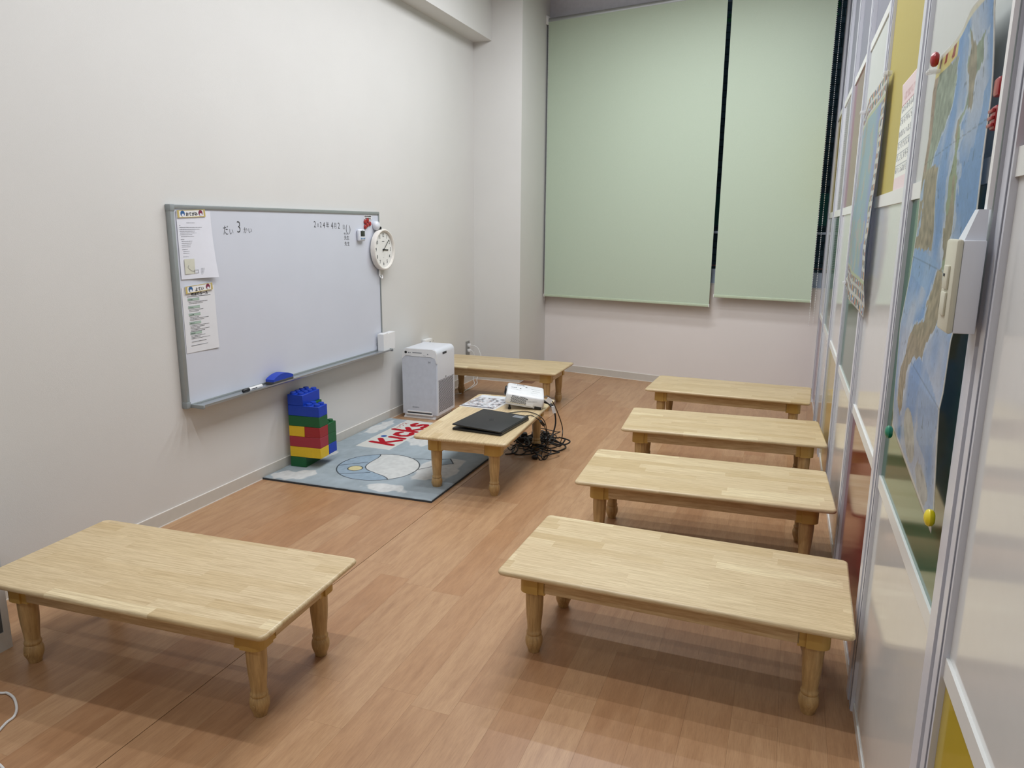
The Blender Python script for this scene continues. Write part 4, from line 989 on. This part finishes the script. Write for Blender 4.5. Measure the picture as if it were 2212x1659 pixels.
def wcol(u, v):
    rs = np.random.RandomState(5); n = vnoise(u*1.5, v, 9, 51); n2 = vnoise(u, v, 40, 52)
    c = np.tile(hexc('B5CFD8'), (len(u), 1)); w = np.clip((u-.72)*6, 0, 1)[:, None]; c = c*(1-w)+hexc('AEBBE6')*w
    land = (n+.12*n2 > .62); pal = np.stack([hexc(h) for h in ('B9D0C4', 'CFCBCB', 'C2D2CB', 'CCD3C4')]); idx = (vnoise(u, v, 22, 53)*3.99).astype(int); c[land] = pal[idx[land]]
    bw = .075; fl_ = (u > 1-.10) | (v < .13) | (v > .90) | (u < .0)
    c[fl_] = hexc('E8E8E4'); 
    nu, nv = 26, 22; iu = np.floor(u*nu).astype(int); iv = np.floor(v*nv).astype(int); fu = u*nu-iu; fv = v*nv-iv
    cell = fl_ & (fu > .2) & (fu < .85) & (fv > .2) & (fv < .8)
    P3 = np.stack([hexc(h) for h in ('A33A3A', '2F4C8C', 'D9A23A', '3C7A55', 'E8E8EC', '2B2B30', 'C96A3A', '3F7FC0')])
    k = ((iu*7+iv*13) % 8); k2 = ((iu*5+iv*3+4) % 8); k3 = ((iu*3+iv*11+2) % 8)
    horiz = ((iu+iv) % 2 == 0); s1 = np.where(horiz, fv, fu); col = np.where((s1 < .4)[:, None], P3[k], np.where((s1 < .6)[:, None], P3[k2], P3[k3]))
    c[cell] = col[cell]
    ed = (np.abs(v-.13) < .006) | (np.abs(v-.90) < .006) | (np.abs(u-.90) < .004); c[ed] = hexc('D5DDBE')
    return np.clip(c, 0, 1)
mp2 = thing('wall_map', 'laminated world map bordered with national flags farther along partition', 'map', (XR(3.25), WY_1, WZ_0), RW)
sheet('map_sheet', wpos, wcol, 260, 200, MAP2, mp2, thick=.0012)
for y_, z_, lab in ((3.66, 1.805, 'clear clip at the upper left corner of the world map'), (2.80, 1.808, 'clear clip at the upper right corner of the world map'), (3.71, 1.082, 'clear clip at lower left corner of the world map')):
    o = thing('map_clip', lab, 'clip', (XR(y_)-.017, y_, z_), RW, 'clear clips on the world map'); MB().box(-.02, .02, -.012, .012, -.006, .006, b=.002).build('clip_body', CLEAR, o)
# kana poster
def kpos(u, v):
    return np.stack([u*.30, -.0015-.004*np.exp(-((v-1)/.1)**2)*(1-u), v*.295-.0*u], 1), np.tile([[0, -1., 0]], (len(u), 1))
def kcol(u, v):
    c = np.tile(hexc('E6E8E2'), (len(u), 1)); c[(v > .80)] = hexc('E2CFD2'); c[v < .13] = hexc('E2CFD2')
    t_ = (v > .84) & (v < .90) & (u > .15) & (u < .85) & (vnoise(u*2, v*2, 30, 3) > .42); c[t_] = hexc('C7A3A8')
    for k in range(7): c[np.abs(v-.13-.67*k/6) < .003] = hexc('A05068' if k in (0, 6) else '8A8E98')
    return c
kp = thing('kana_poster', 'pink and white kana practice poster on the yellow panel', 'poster', (XR(2.3), 2.487, 1.425), RW)
sheet('poster_sheet', kpos, kcol, 60, 120, POSTM, kp, thick=.0008)
KANA = mat('kana_ink', 'A2A7AE', .7); tx = MB(); ks_ = 'あいうえおかきくけこさしすせそたちつてとなにぬねのはひふへほまみむめもやゆよらりるれろわをん'
for r_ in range(6):
    for c_ in range(8):
        text_mesh(tx, ks_[(r_*8+c_) % len(ks_)], .022, (.025+c_*.035, -.0022, .058+r_*.033), KANA, bold=-.0002)
tx.build('kana_lettering', KANA, kp)
# switch box with conduit on the near post
sb = thing('switch_box', 'white surface switch box with cream faceplate on near post', 'switch', (XR(1.25)-.0185, 1.272, 1.178), RW)
MB().box(0, .072, -.028, 0, 0, .130, b=.002).build('box_body', WPLG, sb)
MB().box(-.001, .073, -.037, -.0275, -.001, .131, b=.004).build('faceplate', CREAM, sb)
for z_ in (.022, .060): 
    MB().box(.020, .052, -.0405, -.0365, z_, z_+.034, b=.002).build('rocker_switch', CREAM, sb)
MB().box(.028, .036, -.0415, -.040, .078, .082).build('indicator', DARKV, sb)
cn = MB(); cn.add([(.018, -.026, .130), (.062, -.026, .130), (.062, 0, .130), (.018, 0, .130), (.030, -.012, .172), (.054, -.012, .172), (.054, 0, .172), (.030, 0, .172)], [(0, 1, 5, 4), (1, 2, 6, 5), (2, 3, 7, 6), (3, 0, 4, 7), (4, 5, 6, 7)])
cn.build('conduit_cone', WPLG, sb)
cn = MB(); cn.box(.034, .050, -.002, .004, .172, 1.9); cn.build('cable_trunk', WPL, sb)
# red clip
rc = thing('magnetic_clip', 'red plastic magnetic clip stuck beside the near post', 'clip', (XR(1.3)-.0, 1.306, 1.462), RW)
mb = MB(); mb.box(0, .034, -.006, 0, 0, .072, b=.002); mb.box(.0, .030, -.016, -.004, .046, .072, b=.004); mb.box(0, .030, -.016, -.004, .0, .034, b=.005); mb.build('clip_body', RED, rc)
for k in range(3): MB().box(.001, .029, -.019, -.015, .004+k*.010, .009+k*.010, b=.0015).build('grip_ridge', RED, rc)
